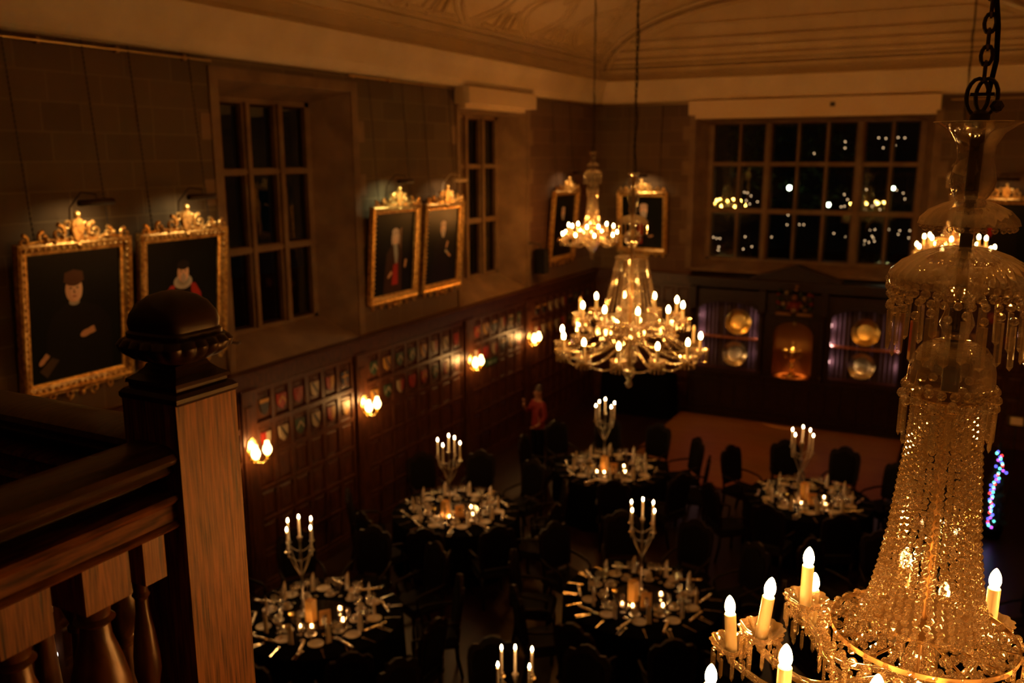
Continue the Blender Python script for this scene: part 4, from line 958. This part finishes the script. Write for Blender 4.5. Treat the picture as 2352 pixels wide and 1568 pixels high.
def mk_tealight():
    o = E_('tealight'); MB().lathe([(.026,.0),(.028,.002),(.031,.05),(.029,.05),(.025,.006),(.001,.005)], 18, caps=False).build('glass_holder', m_clear, o, smooth=40)
    MB().lathe([(.020,.006),(.020,.022),(.001,.022)], 14).build('wax', m_wax, o)
    MB().lathe([(.001,.024),(.0065,.031),(.007,.036),(.0035,.048),(.0003,.056)], 10, caps=False).build('flame', m_flame, o, smooth=True)
    point(o, (0,0,.042), TEA_W, FLAME_C, .007); return o
def mk_candle():
    o = E_('taper_candle'); MB().lathe([(.011,0),(.0095,.20),(.002,.207)], 14).build('wax_taper', m_wax, o, smooth=40)
    MB().lathe([(.001,.212),(.0085,.220),(.0095,.228),(.005,.244),(.0003,.258)], 10, caps=False).build('flame', m_flame, o, smooth=True)
    point(o, (0,0,.232), FLAME_W, FLAME_C, .008); return o
def mk_candelabra():
    o = E_('candelabra')
    MB().lathe([(.085,0),(.088,.008),(.07,.02),(.03,.035),(.022,.07),(.035,.09),(.018,.12),(.013,.30),(.024,.34),(.012,.38),(.011,.60),(.026,.65),(.014,.69),(.012,.86),(.022,.90),(.030,.93),(.018,.94)], 18).build('column', m_pewter, o, smooth=40)
    for k in range(4):
        a = PI/2*k; c, s = math.cos(a), math.sin(a)
        pts = [(.012+.168*(1-math.cos(u*PI/2))+.03*math.sin(u*PI), 0, .46+.36*u-.03*math.sin(u*PI)) for u in [i/9 for i in range(10)]]
        arm = MB(); arm.T = Matrix.Rotation(a, 4, 'Z'); arm.tube([(x, y, z-.0) for x, y, z in pts], .006, 7); ao = arm.build('arm', m_pewter, o, smooth=True)
        MB().lathe([(.006,.80),(.03,.815),(.032,.822),(.012,.826),(.012,.84),(.020,.855),(.018,.858)], 16, (.18*c,.18*s,.0)).build('candle_cup', m_pewter, ao, smooth=40)
        a2 = a+PI/2; b = MB(); bead_line(b, (.18*c,.18*s,.80), (.18*math.cos(a2),.18*math.sin(a2),.80), .0045, 1.1, .75, 5, 3); b.build('pearl_swag', m_china, ao)
    return o
def mk_box():
    o = MB().box(-.045,.045,-.045,.045,0,.25); ob = o.build('menu_box', m_box); return ob
def mk_card():
    o = E_('table_number_card'); MB().box(-.06,.06,-.012,.012,.0,.17).build('card', m_card, o); 
    c = MB().lathe([(.012,0),(.012,.001)], 12, (0,0,0)); c.T = Matrix(); 
    b = MB(); b.T = Matrix.Translation((0,-.0125,.11)) @ Matrix.Rotation(PI/2, 4, 'X'); b.lathe([(.018,0),(.018,.001)], 8); b.build('rosette', m_chair, o); return o
def mk_mirror():
    return MB().lathe([(.33,.0),(.335,.003),(.33,.006)], 48).build('mirror_plate', mat('dark_mirror', (.03,.03,.03), .08, metal=.6))
def mk_tin():
    return MB().lathe([(.036,0),(.036,.028),(.034,.034),(.001,.036)], 20).build('sweet_tin', m_gold, smooth=30)
rt = random.Random(5)
def local(cx, cy, base, rel, r, off=0):
    a = base+rel; return (cx+r*math.cos(a)-off*math.sin(a), cy+r*math.sin(a)+off*math.cos(a))
for T, (cx, cy, (kx, ky), ph, spin) in TABLES.items():
    base = math.atan2(-cy, CAM.x-cx)          # bearing of the gallery seen from the table
    put('table', mk_table, (cx,cy,0), 0, 'round pedestal table under the black cloth, '+ph, 'table', 'round tables')
    put('cloth', mk_cloth, (cx,cy,0), spin, 'floor-length black cloth over the '+ph, 'tablecloth', 'black tablecloths')
    put('mirror', mk_mirror, (cx,cy,TZ), 0, 'round dark mirror under the candelabra, '+ph, 'mirror', 'centrepiece mirrors')
    kx = cx+max(-.24, min(.24, kx-cx)); ky = cy+max(-.24, min(.24, ky-cy))
    if T in ('T2','T3','T4','T5','T7','T1','T6'):
        put('candelabra', mk_candelabra, (kx,ky,TZ+.006), base+.5+spin*1.7, 'tall five-light silver candelabra with pearl swags on the '+ph, 'candelabra', 'silver candelabra')
        put('candle', mk_candle, (kx,ky,TZ+.006+.94), 0, 'topmost lit taper of the candelabra, '+ph, 'candle', 'lit tapers')
        for k in range(4):
            a = base+.5+spin*1.7+PI/2*k; rel = (a-base) % (2*PI)
            w = ['near','right','far','left'][int(((rel+PI/4) % (2*PI))//(PI/2))]
            put('candle', mk_candle, (kx+.18*math.cos(a), ky+.18*math.sin(a), TZ+.006+.855), 0, 'lit taper on %s candelabra arm, %s' % (w, ph), 'candle', 'lit tapers')
    if T != 'T6' :
        x, y = local(cx, cy, base, -.5, .13); x -= .0
        x, y = cx-.10*math.cos(base-PI/2)*-1*0+local(0,0,base,0,.12,-.10)[0], cy+local(0,0,base,0,.12,-.10)[1]
        dx, dy = x-kx, y-ky; dd = max(1e-6, math.hypot(dx, dy)); f_ = max(1, .18/dd); x, y = kx+dx*f_, ky+dy*f_
        put('box', mk_box, (x,y,TZ+.006), base+.9, 'tall yellow box standing in the centre of the '+ph, 'box', 'yellow centrepiece boxes')
        x, y = cx+local(0,0,base,0,.24,.05)[0], cy+local(0,0,base,0,.24,.05)[1]
        put('card', mk_card, (x,y,TZ+.006), base+PI/2+.15, 'square amber card before the yellow box, '+ph, 'card', 'amber table cards')
    for k, (r, o_) in enumerate([(.27,-.22),(-.02,.22),(.30,-.1),(.24,.24)]):
        x, y = cx+local(0,0,base,0,r,o_)[0], cy+local(0,0,base,0,r,o_)[1]
        d = ['left','back right','front','right'][k]
        put('tea', mk_tealight, (x,y,TZ+(.006 if math.hypot(x-cx,y-cy) < .3 else 0)), 0, 'lit tealight, %s of centrepiece, %s' % (d, ph), 'tealight', 'tealights')
    for k in range(2):
        x, y = cx+local(0,0,base,0,(.32,-.05)[k],(.17,-.32)[k])[0], cy+local(0,0,base,0,(.32,-.05)[k],(.17,-.32)[k])[1]
        put('tin', mk_tin, (x,y,TZ), 0, 'round gold tin %s of centrepiece, %s' % (('right','left')[k], ph), 'tin', 'gold tins')
    for i in range(10):
        if T == 'T6' and i not in (4,5,6,3,7): continue
        rel = (spin+i*PI/5) % (2*PI); a = base+rel
        idx = int(((rel+PI/10) % (2*PI))//(PI/5)); p = PH[idx]
        j = lambda s: rt.uniform(-s, s)
        def P(r, off): q = local(cx, cy, base, rel, r, off); return (q[0], q[1], TZ)
        put('napkin', mk_napkin, P(.62+j(.02), -.03+j(.02)), a+PI/2+j(.5), 'tall white standing napkin %s, %s' % (p, ph), 'napkin', 'standing white napkins')
        ca = a+PI/2+j(.5) if i % 3 else a+j(.5)
        put('cracker', mk_cracker, P(.73+j(.015), .10 if i % 3 else .13), ca, 'silver party cracker lying %s, %s' % (p, ph), 'cracker', 'silver crackers')
        put('plate', mk_plate, P(.60+j(.02), -.145+j(.01)), 0, 'white side plate %s, %s' % (p, ph), 'plate', 'white side plates')
        put('cup', mk_saucer, P(.44+j(.02), .10+j(.02)), j(3), 'white coffee cup and saucer %s, %s' % (p, ph), 'cup', 'white coffee cups')
        put('wine', mk_glass('wine_glass'), P(.54+j(.01), .055), 0, 'clear wine glass %s, %s' % (p, ph), 'glass', 'wine glasses')
        put('water', mk_glass('water_goblet'), P(.56+j(.01), .165+j(.005)), 0, 'clear squat water goblet %s, %s' % (p, ph), 'glass', 'water goblets')
        put('flute', mk_glass('champagne_flute'), P(.45+j(.01), -.03), 0, 'tall clear flute %s, %s' % (p, ph), 'glass', 'flutes')
        put('knife', mk_cut('knife'), P(.82, .13), a+PI/2, 'silver table knife %s, %s' % (p, ph), 'knife', 'table knives')
        put('fork', mk_cut('fork'), P(.82, -.12), a+PI/2, 'silver table fork %s, %s' % (p, ph), 'fork', 'table forks')
        put('spoon', mk_cut('spoon'), P(.82, .165), a+PI/2, 'silver dessert spoon %s, %s' % (p, ph), 'spoon', 'dessert spoons')

# chairs
taken = []
def mk_chair():
    """faces +X (towards the table), origin on the floor under the seat"""
    o = E_('dining_chair')
    for sx, sy in ((1,1),(1,-1),(-1,1),(-1,-1)):
        if sx > 0: MB().lathe([(.018,0),(.022,.05),(.016,.1),(.026,.2),(.018,.3),(.024,.42)], 10, (.2,.21*sy,0)).build('leg', m_chair, o, smooth=40)
        else: MB().tube([(-.27,.19*sy,0),(-.22,.2*sy,.25),(-.21,.2*sy,.45)], [.02,.024,.024], 8).build('leg', m_chair, o, smooth=True)
    MB().box(-.23,.24,-.25,.25,.41,.455).build('seat_frame', m_chair, o)
    b = MB(); n = 20
    b.lathe([(.0,.455),(.25,.455),(.26,.475),(.24,.505),(.12,.515),(.001,.517)], 4); b.v = [(x*.92*1.0, y, z) for x, y, z in b.v]
    b = MB(); b.hexa([(-.22,-.24,.455),(.23,-.25,.455),(.23,.25,.455),(-.22,.24,.455)], [(-.20,-.21,.515),(.21,-.23,.51),(.21,.23,.51),(-.20,.21,.515)]); b.build('seat', m_leather, o)
    out = [(-.22,.0),(.22,.0),(.245,.25),(.25,.42),(.235,.50),(.19,.55),(.13,.545),(.08,.60),(0,.625),(-.08,.60),(-.13,.545),(-.19,.55),(-.235,.50),(-.25,.42),(-.245,.25)]
    b = MB(); b.T = Matrix.Translation((-.21,0,.56)) @ Matrix.Rotation(PI/2, 4, 'Z') @ Matrix.Rotation(-.14, 4, 'X')
    b.poly(out[::-1], -.02, .02); b.build('backrest', m_chair, o)
    b = MB(); b.T = Matrix.Translation((-.21,0,.56)) @ Matrix.Rotation(PI/2, 4, 'Z') @ Matrix.Rotation(-.14, 4, 'X')
    b.poly([(x*.78, .03+z*.82) for x, z in out][::-1], -.032, .032); b.build('back_pad', m_leather, o)
    for s in (-1, 1):
        MB().tube([(-.22,.2*s,.45),(-.24,.19*s,.62)], .02, 8).build('back_post', m_chair, o)
        MB().tube([(-.25,.23*s,.72),(-.1,.26*s,.71),(.1,.26*s,.69),(.17,.25*s,.66),(.16,.24*s,.58),(.14,.235*s,.46)], .017, 7).build('armrest', m_chair, o, smooth=True)
    return o
for T, (cx, cy, _, ph, spin) in TABLES.items():
    base = math.atan2(-cy, CAM.x-cx); rr = random.Random(T)
    for i in range(10):
        if T == 'T6' and i not in (4,5,6,3,7): continue
        rel = (spin+i*PI/5) % (2*PI); a = base+rel; idx = int(((rel+PI/10) % (2*PI))//(PI/5))
        r = 1.275+rr.uniform(-.01,.07); x, y = cx+r*math.cos(a), cy+r*math.sin(a)
        if x < .45 or any(math.hypot(x-u, y-v) < .66 for u, v in taken): continue
        taken.append((x, y))
        put('chair', mk_chair, (x, y, 0), a+PI+rr.uniform(-.12,.12), 'dark carved high-back armchair %s, %s' % (PH[idx], ph), 'chair', 'dark dining chairs')

# ------------------------------------------------------------------ foreground balustrade of the gallery
PX0, PX1, PY0, PY1 = 6.601, 6.759, 1.226, 1.392
np_ = thing('newel_post', 'square carved oak newel post with fluted cushion finial in the left foreground', 'post', ((PX0+PX1)/2, (PY0+PY1)/2, 4.0))
cx, cy = (PX0+PX1)/2, (PY0+PY1)/2; hx, hy = (PX1-PX0)/2, (PY1-PY0)/2
MB().box(-hx,hx,-hy,hy,-.2,1.355).build('shaft', m_post, np_)
def sq(b, prof, n=4, rnd=0):
    for i in range(len(prof)-1):
        (w0, z0), (w1, z1) = prof[i], prof[i+1]
        b.hexa([(-w0,-w0,z0),(w0,-w0,z0),(w0,w0,z0),(-w0,w0,z0)], [(-w1,-w1,z1),(w1,-w1,z1),(w1,w1,z1),(-w1,w1,z1)])
b = MB(); sq(b, [(.0815,1.352),(.085,1.358),(.085,1.366),(.078,1.374),(.070,1.378),(.070,1.386)]); b.build('cap_moulding', m_dark, np_)
b = MB(); sq(b, [(.075,1.386),(.074,1.394),(.058,1.404),(.047,1.416),(.043,1.424)]); b.build('neck', m_dark, np_)
def superlathe(b, prof, n=64, p=4.0, flute=0, fa=0, f0=0):
    vs = []
    for r, z in prof:
        for i in range(n):
            a = 2*PI*i/n; c, s = math.cos(a), math.sin(a); k = (abs(c)**p+abs(s)**p)**(-1/p)
            fl = 1+fa*abs(math.sin(a*flute/2))*(1 if flute else 0)*(min(1, max(0, (r-.06)/.04)))
            vs.append((r*k*c*fl, r*k*s*fl, z))
    b.add(vs, [(k*n+i, k*n+(i+1)%n, (k+1)*n+(i+1)%n, (k+1)*n+i) for k in range(len(prof)-1) for i in range(n)]+[tuple(range(n-1,-1,-1)), tuple((len(prof)-1)*n+i for i in range(n))])
b = MB(); superlathe(b, [(.043,1.424),(.058,1.430),(.078,1.440),(.092,1.454),(.096,1.468),(.090,1.479),(.078,1.484)], 120, 3.2, 20, .09); b.build('cushion', m_dark, np_, smooth=40)
b = MB(); superlathe(b, [(.078,1.482),(.078,1.492),(.073,1.497),(.075,1.512),(.071,1.53),(.058,1.552),(.040,1.566),(.018,1.574),(.004,1.576)], 64, 5); b.build('dome', m_dark, np_, smooth=30)
zt = 5.268
def rail(name, label, p0, p1, along):
    L = (p1-p0); t = thing(name, label, 'balustrade', (0,0,0))
    def prof_bar(prof, nm, m):
        b = MB(); k = len(prof)
        def pt(d, z, L_): return (d+cx, L_, z) if along == 'y' else (L_, d+cy, z)
        vs = [pt(d, z, L_) for L_ in (p0, p1) for d, z in prof]
        b.add(vs, [(i, (i+1)%k, k+(i+1)%k, k+i) for i in range(k)]+[tuple(range(k-1,-1,-1)), tuple(range(k, 2*k))])
        b.build(nm, m, t, smooth=28)
    def sym(h): return [(d, z) for d, z in h]+[(-d, z) for d, z in reversed(h)]
    prof_bar(sym([(.02,zt),(.05,zt-.004),(.068,zt-.014),(.074,zt-.026),(.070,zt-.036),(.055,zt-.040),(.056,zt-.047),(.060,zt-.053),(.056,zt-.060),(.030,zt-.064),(.008,zt-.068),(.006,zt-.112)]), 'handrail', m_rail)
    prof_bar(sym([(.050,zt-.100),(.066,zt-.104),(.070,zt-.112),(.064,zt-.120),(.058,zt-.126),(.058,zt-.160),(.064,zt-.164),(.068,zt-.171),(.062,zt-.177),(.046,zt-.182)]), 'lower_moulding', m_fascia)
    prof_bar(sym([(.05,4.34),(.06,4.33),(.06,4.24),(.05,4.2)]), 'bottom_rail', m_rail)
    Q = [1.165, 1.03, .86, .69, .52, .35, .18, .01, -.16, -.33, -.5, -.67, -.84, -1.01] if along == 'y' else [p1-.03-.155*k for k in range(25)]
    for q in Q:
        if along == 'y' and q != 1.165: q += .022
        x, y = (cx, q) if along == 'y' else (q, cy); h = .052 if along == 'y' else .04; zb = zt-.180
        hl = .027 if q == 1.165 else h; k_ = 1.28 if (along == 'y' and q != 1.165) else (.6 if along == 'y' else 1)
        b = MB(); b.box(x-h, x+h, y-hl, y+hl, zb-.095, zb) if along == 'y' else b.box(x-h, x+h, y-h, y+h, zb-.095, zb)
        b.lathe([(r_*k_, z_) for r_, z_ in [(.030,-.095),(.026,-.106),(.024,-.128),(.031,-.136),(.022,-.146),(.024,-.175),(.036,-.225),(.045,-.275),(.046,-.31),(.036,-.345),(.024,-.375),(.030,-.385),(.03,-.395),(.022,-.40),(.026,-.50),(.034,-.62),(.030,-.67)]], 24, (x, y, zb), caps=False)
        b.box(x-h, x+h, y-hl, y+hl, 4.34, zb-.67); o = b.build('baluster', [m_post, m_turn], t, smooth=30)
        me = o.data; n6 = 6; nl = 16*24
        me.polygons.foreach_set('material_index', [0]*n6+[1]*nl+[0]*n6); me.update()
rail('balustrade', 'dark oak balustrade with turned balusters running from the post towards the viewer', -1.2, PY0, 'y')
rail('balustrade', 'dark oak balustrade running left from behind the post', 2.6, PX0, 'x')
struct(MB().box(0, 6.66, -1.0, 1.33, 3.95, 4.2).build('trim_10', m_dark))
struct(MB().box(0, XW, YB, -1.0, 3.95, 4.2).build('trim_11', m_dark))
# staircase spotlight seen between balusters
P = onL(127, 1503, .16)
t = thing('wall_night_light', 'tiny bright white light on the low panelling, seen between the balusters', 'light', (.122, P.y, P.z), (0,0,PI/2))
MB().box(-.03,.03,-.02,.0,-.03,.03).build('housing', m_brass, t)
MB().ball((0,-.035,0), .018, 10, 7).build('lens', glow('night_lens', (.85,.85,1), 25), t)

# ------------------------------------------------------------------ the person by the panelling
def person(x, y, rz):
    t = thing('person', 'person in a red tunic and dark trousers standing by the panelled wall, one hand raised', 'person', (x, y, 0), (0,0,rz)); t.scale = (.9,.9,.9)
    def skin(name, V, Ed, R, m, root=0, par=t, sub=2):
        me = bpy.data.meshes.new(name); me.from_pydata(V, Ed, []); o = bpy.data.objects.new(name, me); COL.objects.link(o); o.parent = par
        bpy.context.view_layer.objects.active = o
        md = o.modifiers.new('skin', 'SKIN'); md.use_smooth_shade = True
        for i, r in enumerate(R): me.skin_vertices[0].data[i].radius = (r, r) if not isinstance(r, tuple) else r
        me.skin_vertices[0].data[root].use_root = True
        sb = o.modifiers.new('sub', 'SUBSURF'); sb.levels = sub; sb.render_levels = sub
        me.materials.append(m); return o
    bpy.context.view_layer.update()
    # body: legs, torso, neck, head, arms in one surface (local: faces -Y)
    V = [(0,0,.95),(0,.0,1.15),(0,.01,1.38),(0,.01,1.50),(0,-.01,1.60),(0,-.015,1.70),
         (.10,0,.90),(.11,-.01,.50),(.11,.02,.10),(.11,-.12,.04),(-.10,0,.90),(-.12,-.03,.50),(-.12,.0,.10),(-.12,-.14,.04),
         (.18,.01,1.40),(.25,.0,1.14),(.20,-.16,.98),(-.18,.01,1.40),(-.27,-.06,1.16),(-.17,-.24,1.34),(.17,-.22,.97),(-.14,-.27,1.42)]
    Ed = [(0,1),(1,2),(2,3),(3,4),(4,5),(0,6),(6,7),(7,8),(8,9),(0,10),(10,11),(11,12),(12,13),(2,14),(14,15),(15,16),(16,20),(2,17),(17,18),(18,19),(19,21)]
    R = [(.15,.11),(.13,.10),(.15,.105),.055,(.078,.092),(.07,.085),.088,.058,.042,.04,.088,.058,.042,.04,.055,.042,.030,.055,.042,.030,.034,.034]
    body = skin('body', V, Ed, R, m_skin)
    skin('tunic', [(0,0,.80),(0,0,.98),(0,0,1.15),(0,.01,1.36),(0,.01,1.45),(.17,.01,1.40),(.25,0,1.15),(.22,-.12,1.02),(-.17,.01,1.40),(-.27,-.06,1.17),(-.20,-.19,1.29)],
         [(0,1),(1,2),(2,3),(3,4),(3,5),(5,6),(6,7),(3,8),(8,9),(9,10)], [(.21,.15),(.175,.13),(.145,.115),(.165,.125),.075,.07,.056,.046,.07,.056,.046], m_red)
    for s in (1, -1):
        skin('trouser_leg', [(s*.09,0,.92),(s*.115,-.02,.50),(s*.115,.01,.08)], [(0,1),(1,2)], [.115,.082,.066], m_trou)
        b = MB(); b.T = Matrix.Translation((s*.115,-.06,0)); b.hexa([(-.045,-.14,0),(.045,-.14,0),(.04,.1,0),(-.04,.1,0)], [(-.035,-.12,.05),(.035,-.12,.05),(.035,.09,.10),(-.035,.09,.10)]); b.build('shoe', m_black, t, smooth=30)
    b = MB(); b.ball((0,.012,1.70), .098, 14, 9, 1.05); b.v = [(x, y+ (.03 if y < -.03 else 0), z) for x, y, z in b.v if True]; b.build('hair', m_hair, t, smooth=True)
    b = MB(); b.ball((0,-.112,1.645), .014, 8, 6, 1.4)
    for s in (-1, 1): b.ball((s*.088,.0,1.655), .02, 8, 6, 1.4)
    b.build('nose_and_ears', m_skin, t, smooth=True)
    b = MB()
    for s in (-1, 1): b.ball((s*.032,-.098,1.675), .010, 8, 6)
    b.tube([(-.025,-.103,1.605),(0,-.108,1.602),(.025,-.103,1.605)], .005, 6); b.build('eyes_and_mouth', m_hair, t, smooth=True)
    for nm, hx_, hy_, hz_, up in (('hand',.165,-.25,.965,0),('hand',-.13,-.285,1.46,1)):
        b = MB()
        d = Vector((-.1,-1,-.1)).normalized() if not up else Vector((.25,-.3,1)).normalized(); sd = Vector((1,0,0))
        o_ = Vector((hx_, hy_, hz_))
        for q, ln in ((-.024,.062),(-.008,.074),(.008,.07),(.024,.055)):
            p0 = o_+sd*q; p1 = p0+d*ln*.55; p2 = p1+(d+Vector((0,.3,-.5 if not up else .1))).normalized()*ln*.45
            b.tube([p0, p1, p2], [.0095,.0085,.007], 7)
        b.tube([o_+sd*.02-d*.02, o_+sd*.05+d*.015, o_+sd*.055+d*.045], [.012,.010,.008], 7)
        b.build('fingers', m_skin, t, smooth=True)
    return t
person(1.12, 14.62, -.5)

# ------------------------------------------------------------------ small things at the sides
t = thing('christmas_tree', 'narrow dark Christmas tree with blue, red and turquoise string lights at the far right', 'tree', (8.80, 15.0, 0))
MB().lathe([(.14,0),(.17,.16),(.12,.17)], 16).build('pot', m_black, t)
MB().lathe([(.03,.15),(.01,1.5)], 8).build('trunk', m_chair, t)
b = MB(); rn = random.Random(2)
for i in range(420):
    u = rn.random()**.7; zz = 1.5-1.3*u; r = .02+.20*u; a = rn.uniform(0, 2*PI); rr = r*rn.uniform(.5,1)
    p = Vector((0,0,zz+.05)); q = Vector((rr*math.cos(a), rr*math.sin(a), zz)); s = Vector((-math.sin(a), math.cos(a), 0))*.02
    b.add([p, q+s, q-s, q+Vector((0,0,.012))], [(0,1,2),(0,3,1),(0,2,3),(1,3,2)])
b.build('foliage', m_fir, t)
LC = {'blue':(.12,.12,1), 'turquoise':(.15,.9,.75), 'red':(1,.05,.04), 'violet':(.5,.1,1)}
LM = {k: glow('dot_glow_'+k, v, 5) for k, v in LC.items()}
d_cam = Vector((CAM.x-8.8, CAM.y-15, 0)).normalized(); sid = Vector((-d_cam.y, d_cam.x, 0))
for i in range(48):
    u = i/47; zz = 1.42-1.22*u; wob = .02*math.sin(u*9)+rn.uniform(-.045,.045)-.03*u; k = ['blue','turquoise','red','blue','turquoise','violet'][i % 6]
    if u > .2 and u < .26: wob = .13*(u-.2)/.06
    p = sid*wob+d_cam*.16+Vector((0,0,zz)); MB().ball(p, .011, 8, 6).build('string_light', LM[k], t)
t = thing('draped_table', 'long black-draped serving table in the far left corner', 'table', (1.55, 19.1, 0))
b = MB(); n = 60; vs = []
for z, e in ((.92,0),(.9,.01),(.45,.03),(.01,.05)):
    for i in range(n):
        a = 2*PI*i/n; k = (abs(math.cos(a))**8+abs(math.sin(a))**8)**(-1/8); vs.append((k*math.cos(a)*(.82+e)+.3*e*math.sin(9*a), k*math.sin(a)*(.36+e)+.3*e*math.cos(11*a), z))
b.add(vs, [(k*n+i, (k+1)*n+i, (k+1)*n+(i+1)%n, k*n+(i+1)%n) for k in range(3) for i in range(n)]+[tuple(range(n))]); b.build('drape', m_cloth, t, smooth=50)
MB().box(-.7,.7,-.25,.25,.85,.90).build('board', m_chair, t)
P = onE(2335, 966, 16.5)
t = thing('music_stand', 'black music stand holding a white sheet at the right edge', 'music stand', (P.x, 16.5, 0))
MB().tube([(0,0,.02),(0,0,P.z-.05)], .012, 8).build('pole', m_iron, t)
for k in range(3): a = 2*PI*k/3; MB().tube([(0,0,.25),(.28*math.cos(a),.28*math.sin(a),.01)], .008, 6).build('leg', m_iron, t)
b = MB(); b.T = Matrix.Translation((0,0,P.z)) @ Matrix.Rotation(-.9, 4, 'X'); b.box(-.14,.14,-.005,.005,-.12,.10); b.box(-.14,.14,-.03,-.005,-.125,-.115); b.build('desk', m_iron, t)
b = MB(); b.T = Matrix.Translation((0,0,P.z)) @ Matrix.Rotation(-.9, 4, 'X'); b.box(-.09,.09,-.009,-.006,-.10,.06)
tag(b.build('sheet', m_white, loc=(P.x,16.5,0)), 'white paper sheet lying on the music stand at the right edge', 'paper')

# ------------------------------------------------------------------ outside the end window
struct(MB().box(-25, 40, 21.5, 60, -.4, -.2).build('ground', m_asphalt))
def garden_lamp(label, px, py, Y, h=.22):
    P = onE(px, py, Y); t = thing('garden_lamp', label, 'lamp', (P.x, Y, -.2), group='lamps outside the end window')
    MB().lathe([(.09,0),(.06,.2),(.04,.4),(.035,P.z+.2-h)], 10).build('post', m_iron, t)
    MB().ball((0,0,P.z+.2), h*.6, 12, 8, 1.2).build('globe', m_lampw, t); MB().lathe([(h*.5,0),(h*.7,.02),(.02,.14)], 12, (0,0,P.z+.2+h*.6)).build('cap', m_iron, t)
    point(t, (0,0,P.z+.2), 3, (.8,1,.55), .1)
garden_lamp('white garden lamp seen through the third column of the end window', 1813, 431, 34, .12)
garden_lamp('greenish garden lamp low in the fifth column of the end window', 1903, 470, 32, .10)
garden_lamp('pale garden lamp seen through the rightmost panes of the end window', 2052, 432, 36, .09)
def tree(label, x, y, h, seed):
    t = thing('garden_tree', label, 'tree', (x, y, -.2), group='trees in the dark garden'); r = random.Random(seed)
    MB().tube([(0,0,0),(.1,0,h*.3),(-.05,.1,h*.55)], [.22,.16,.1], 10).build('trunk', m_chair, t, smooth=True)
    b = MB()
    for i in range(500):
        v = Vector((r.gauss(0,1), r.gauss(0,1), r.gauss(0,.8))).normalized()*r.uniform(.6,1)*h*.3; c = v+Vector((0,0,h*.72)); s = .16
        u1 = Vector((r.gauss(0,1), r.gauss(0,1), r.gauss(0,1))).normalized()*s; u2 = u1.orthogonal().normalized()*s*.6
        b.add([c-u1, c-u2, c+u1, c+u2], [(0,1,2,3)])
    b.build('foliage', mat('leaf_%d' % seed, (.05,.09,.03), .7), t)
P = onE(1785, 330, 33); tree('lamp-lit tree beyond the third column of the end window', P.x, 37, 9, 1)


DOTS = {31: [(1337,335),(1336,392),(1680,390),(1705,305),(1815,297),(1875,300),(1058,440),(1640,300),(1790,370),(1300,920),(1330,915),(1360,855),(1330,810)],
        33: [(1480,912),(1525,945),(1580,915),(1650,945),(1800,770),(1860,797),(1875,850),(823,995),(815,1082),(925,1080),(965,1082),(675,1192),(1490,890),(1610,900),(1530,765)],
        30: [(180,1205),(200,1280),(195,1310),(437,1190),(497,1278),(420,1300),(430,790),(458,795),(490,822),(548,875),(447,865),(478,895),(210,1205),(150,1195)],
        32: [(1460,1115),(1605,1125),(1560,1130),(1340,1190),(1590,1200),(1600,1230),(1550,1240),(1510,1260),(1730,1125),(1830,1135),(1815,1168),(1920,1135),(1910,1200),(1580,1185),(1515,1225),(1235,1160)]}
dot_glow = glow('reflection_dot', (1,.62,.32), 2.2)  # glowing dots stand in for reflections in the end window panes
TL = {31:'added bare tree with glowing dots for window reflections behind the upper right panes', 33:'added tree with glowing dots for reflections behind the centre of the end window', 30:'added bush with glowing dots for reflections behind the left columns of the end window', 32:'added tree with glowing dots for window reflections behind the lower right panes'}
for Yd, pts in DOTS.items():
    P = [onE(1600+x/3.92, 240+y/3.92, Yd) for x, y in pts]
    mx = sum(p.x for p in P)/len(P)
    t = thing('reflection_dot_tree', TL[Yd], 'tree', (mx, Yd, -.2), group='added trees with reflection dots')  # made-up tree, added only to carry the reflection dots
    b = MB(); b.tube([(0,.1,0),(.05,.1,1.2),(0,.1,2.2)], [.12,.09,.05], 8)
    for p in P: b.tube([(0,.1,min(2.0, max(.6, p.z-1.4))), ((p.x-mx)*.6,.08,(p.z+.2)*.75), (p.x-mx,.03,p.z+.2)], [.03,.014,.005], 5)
    b.build('added_branches', m_chair, t)
    for p in P: MB().ball((p.x-mx, 0, p.z+.2), .017, 8, 6).build('reflection_dot', dot_glow, t)
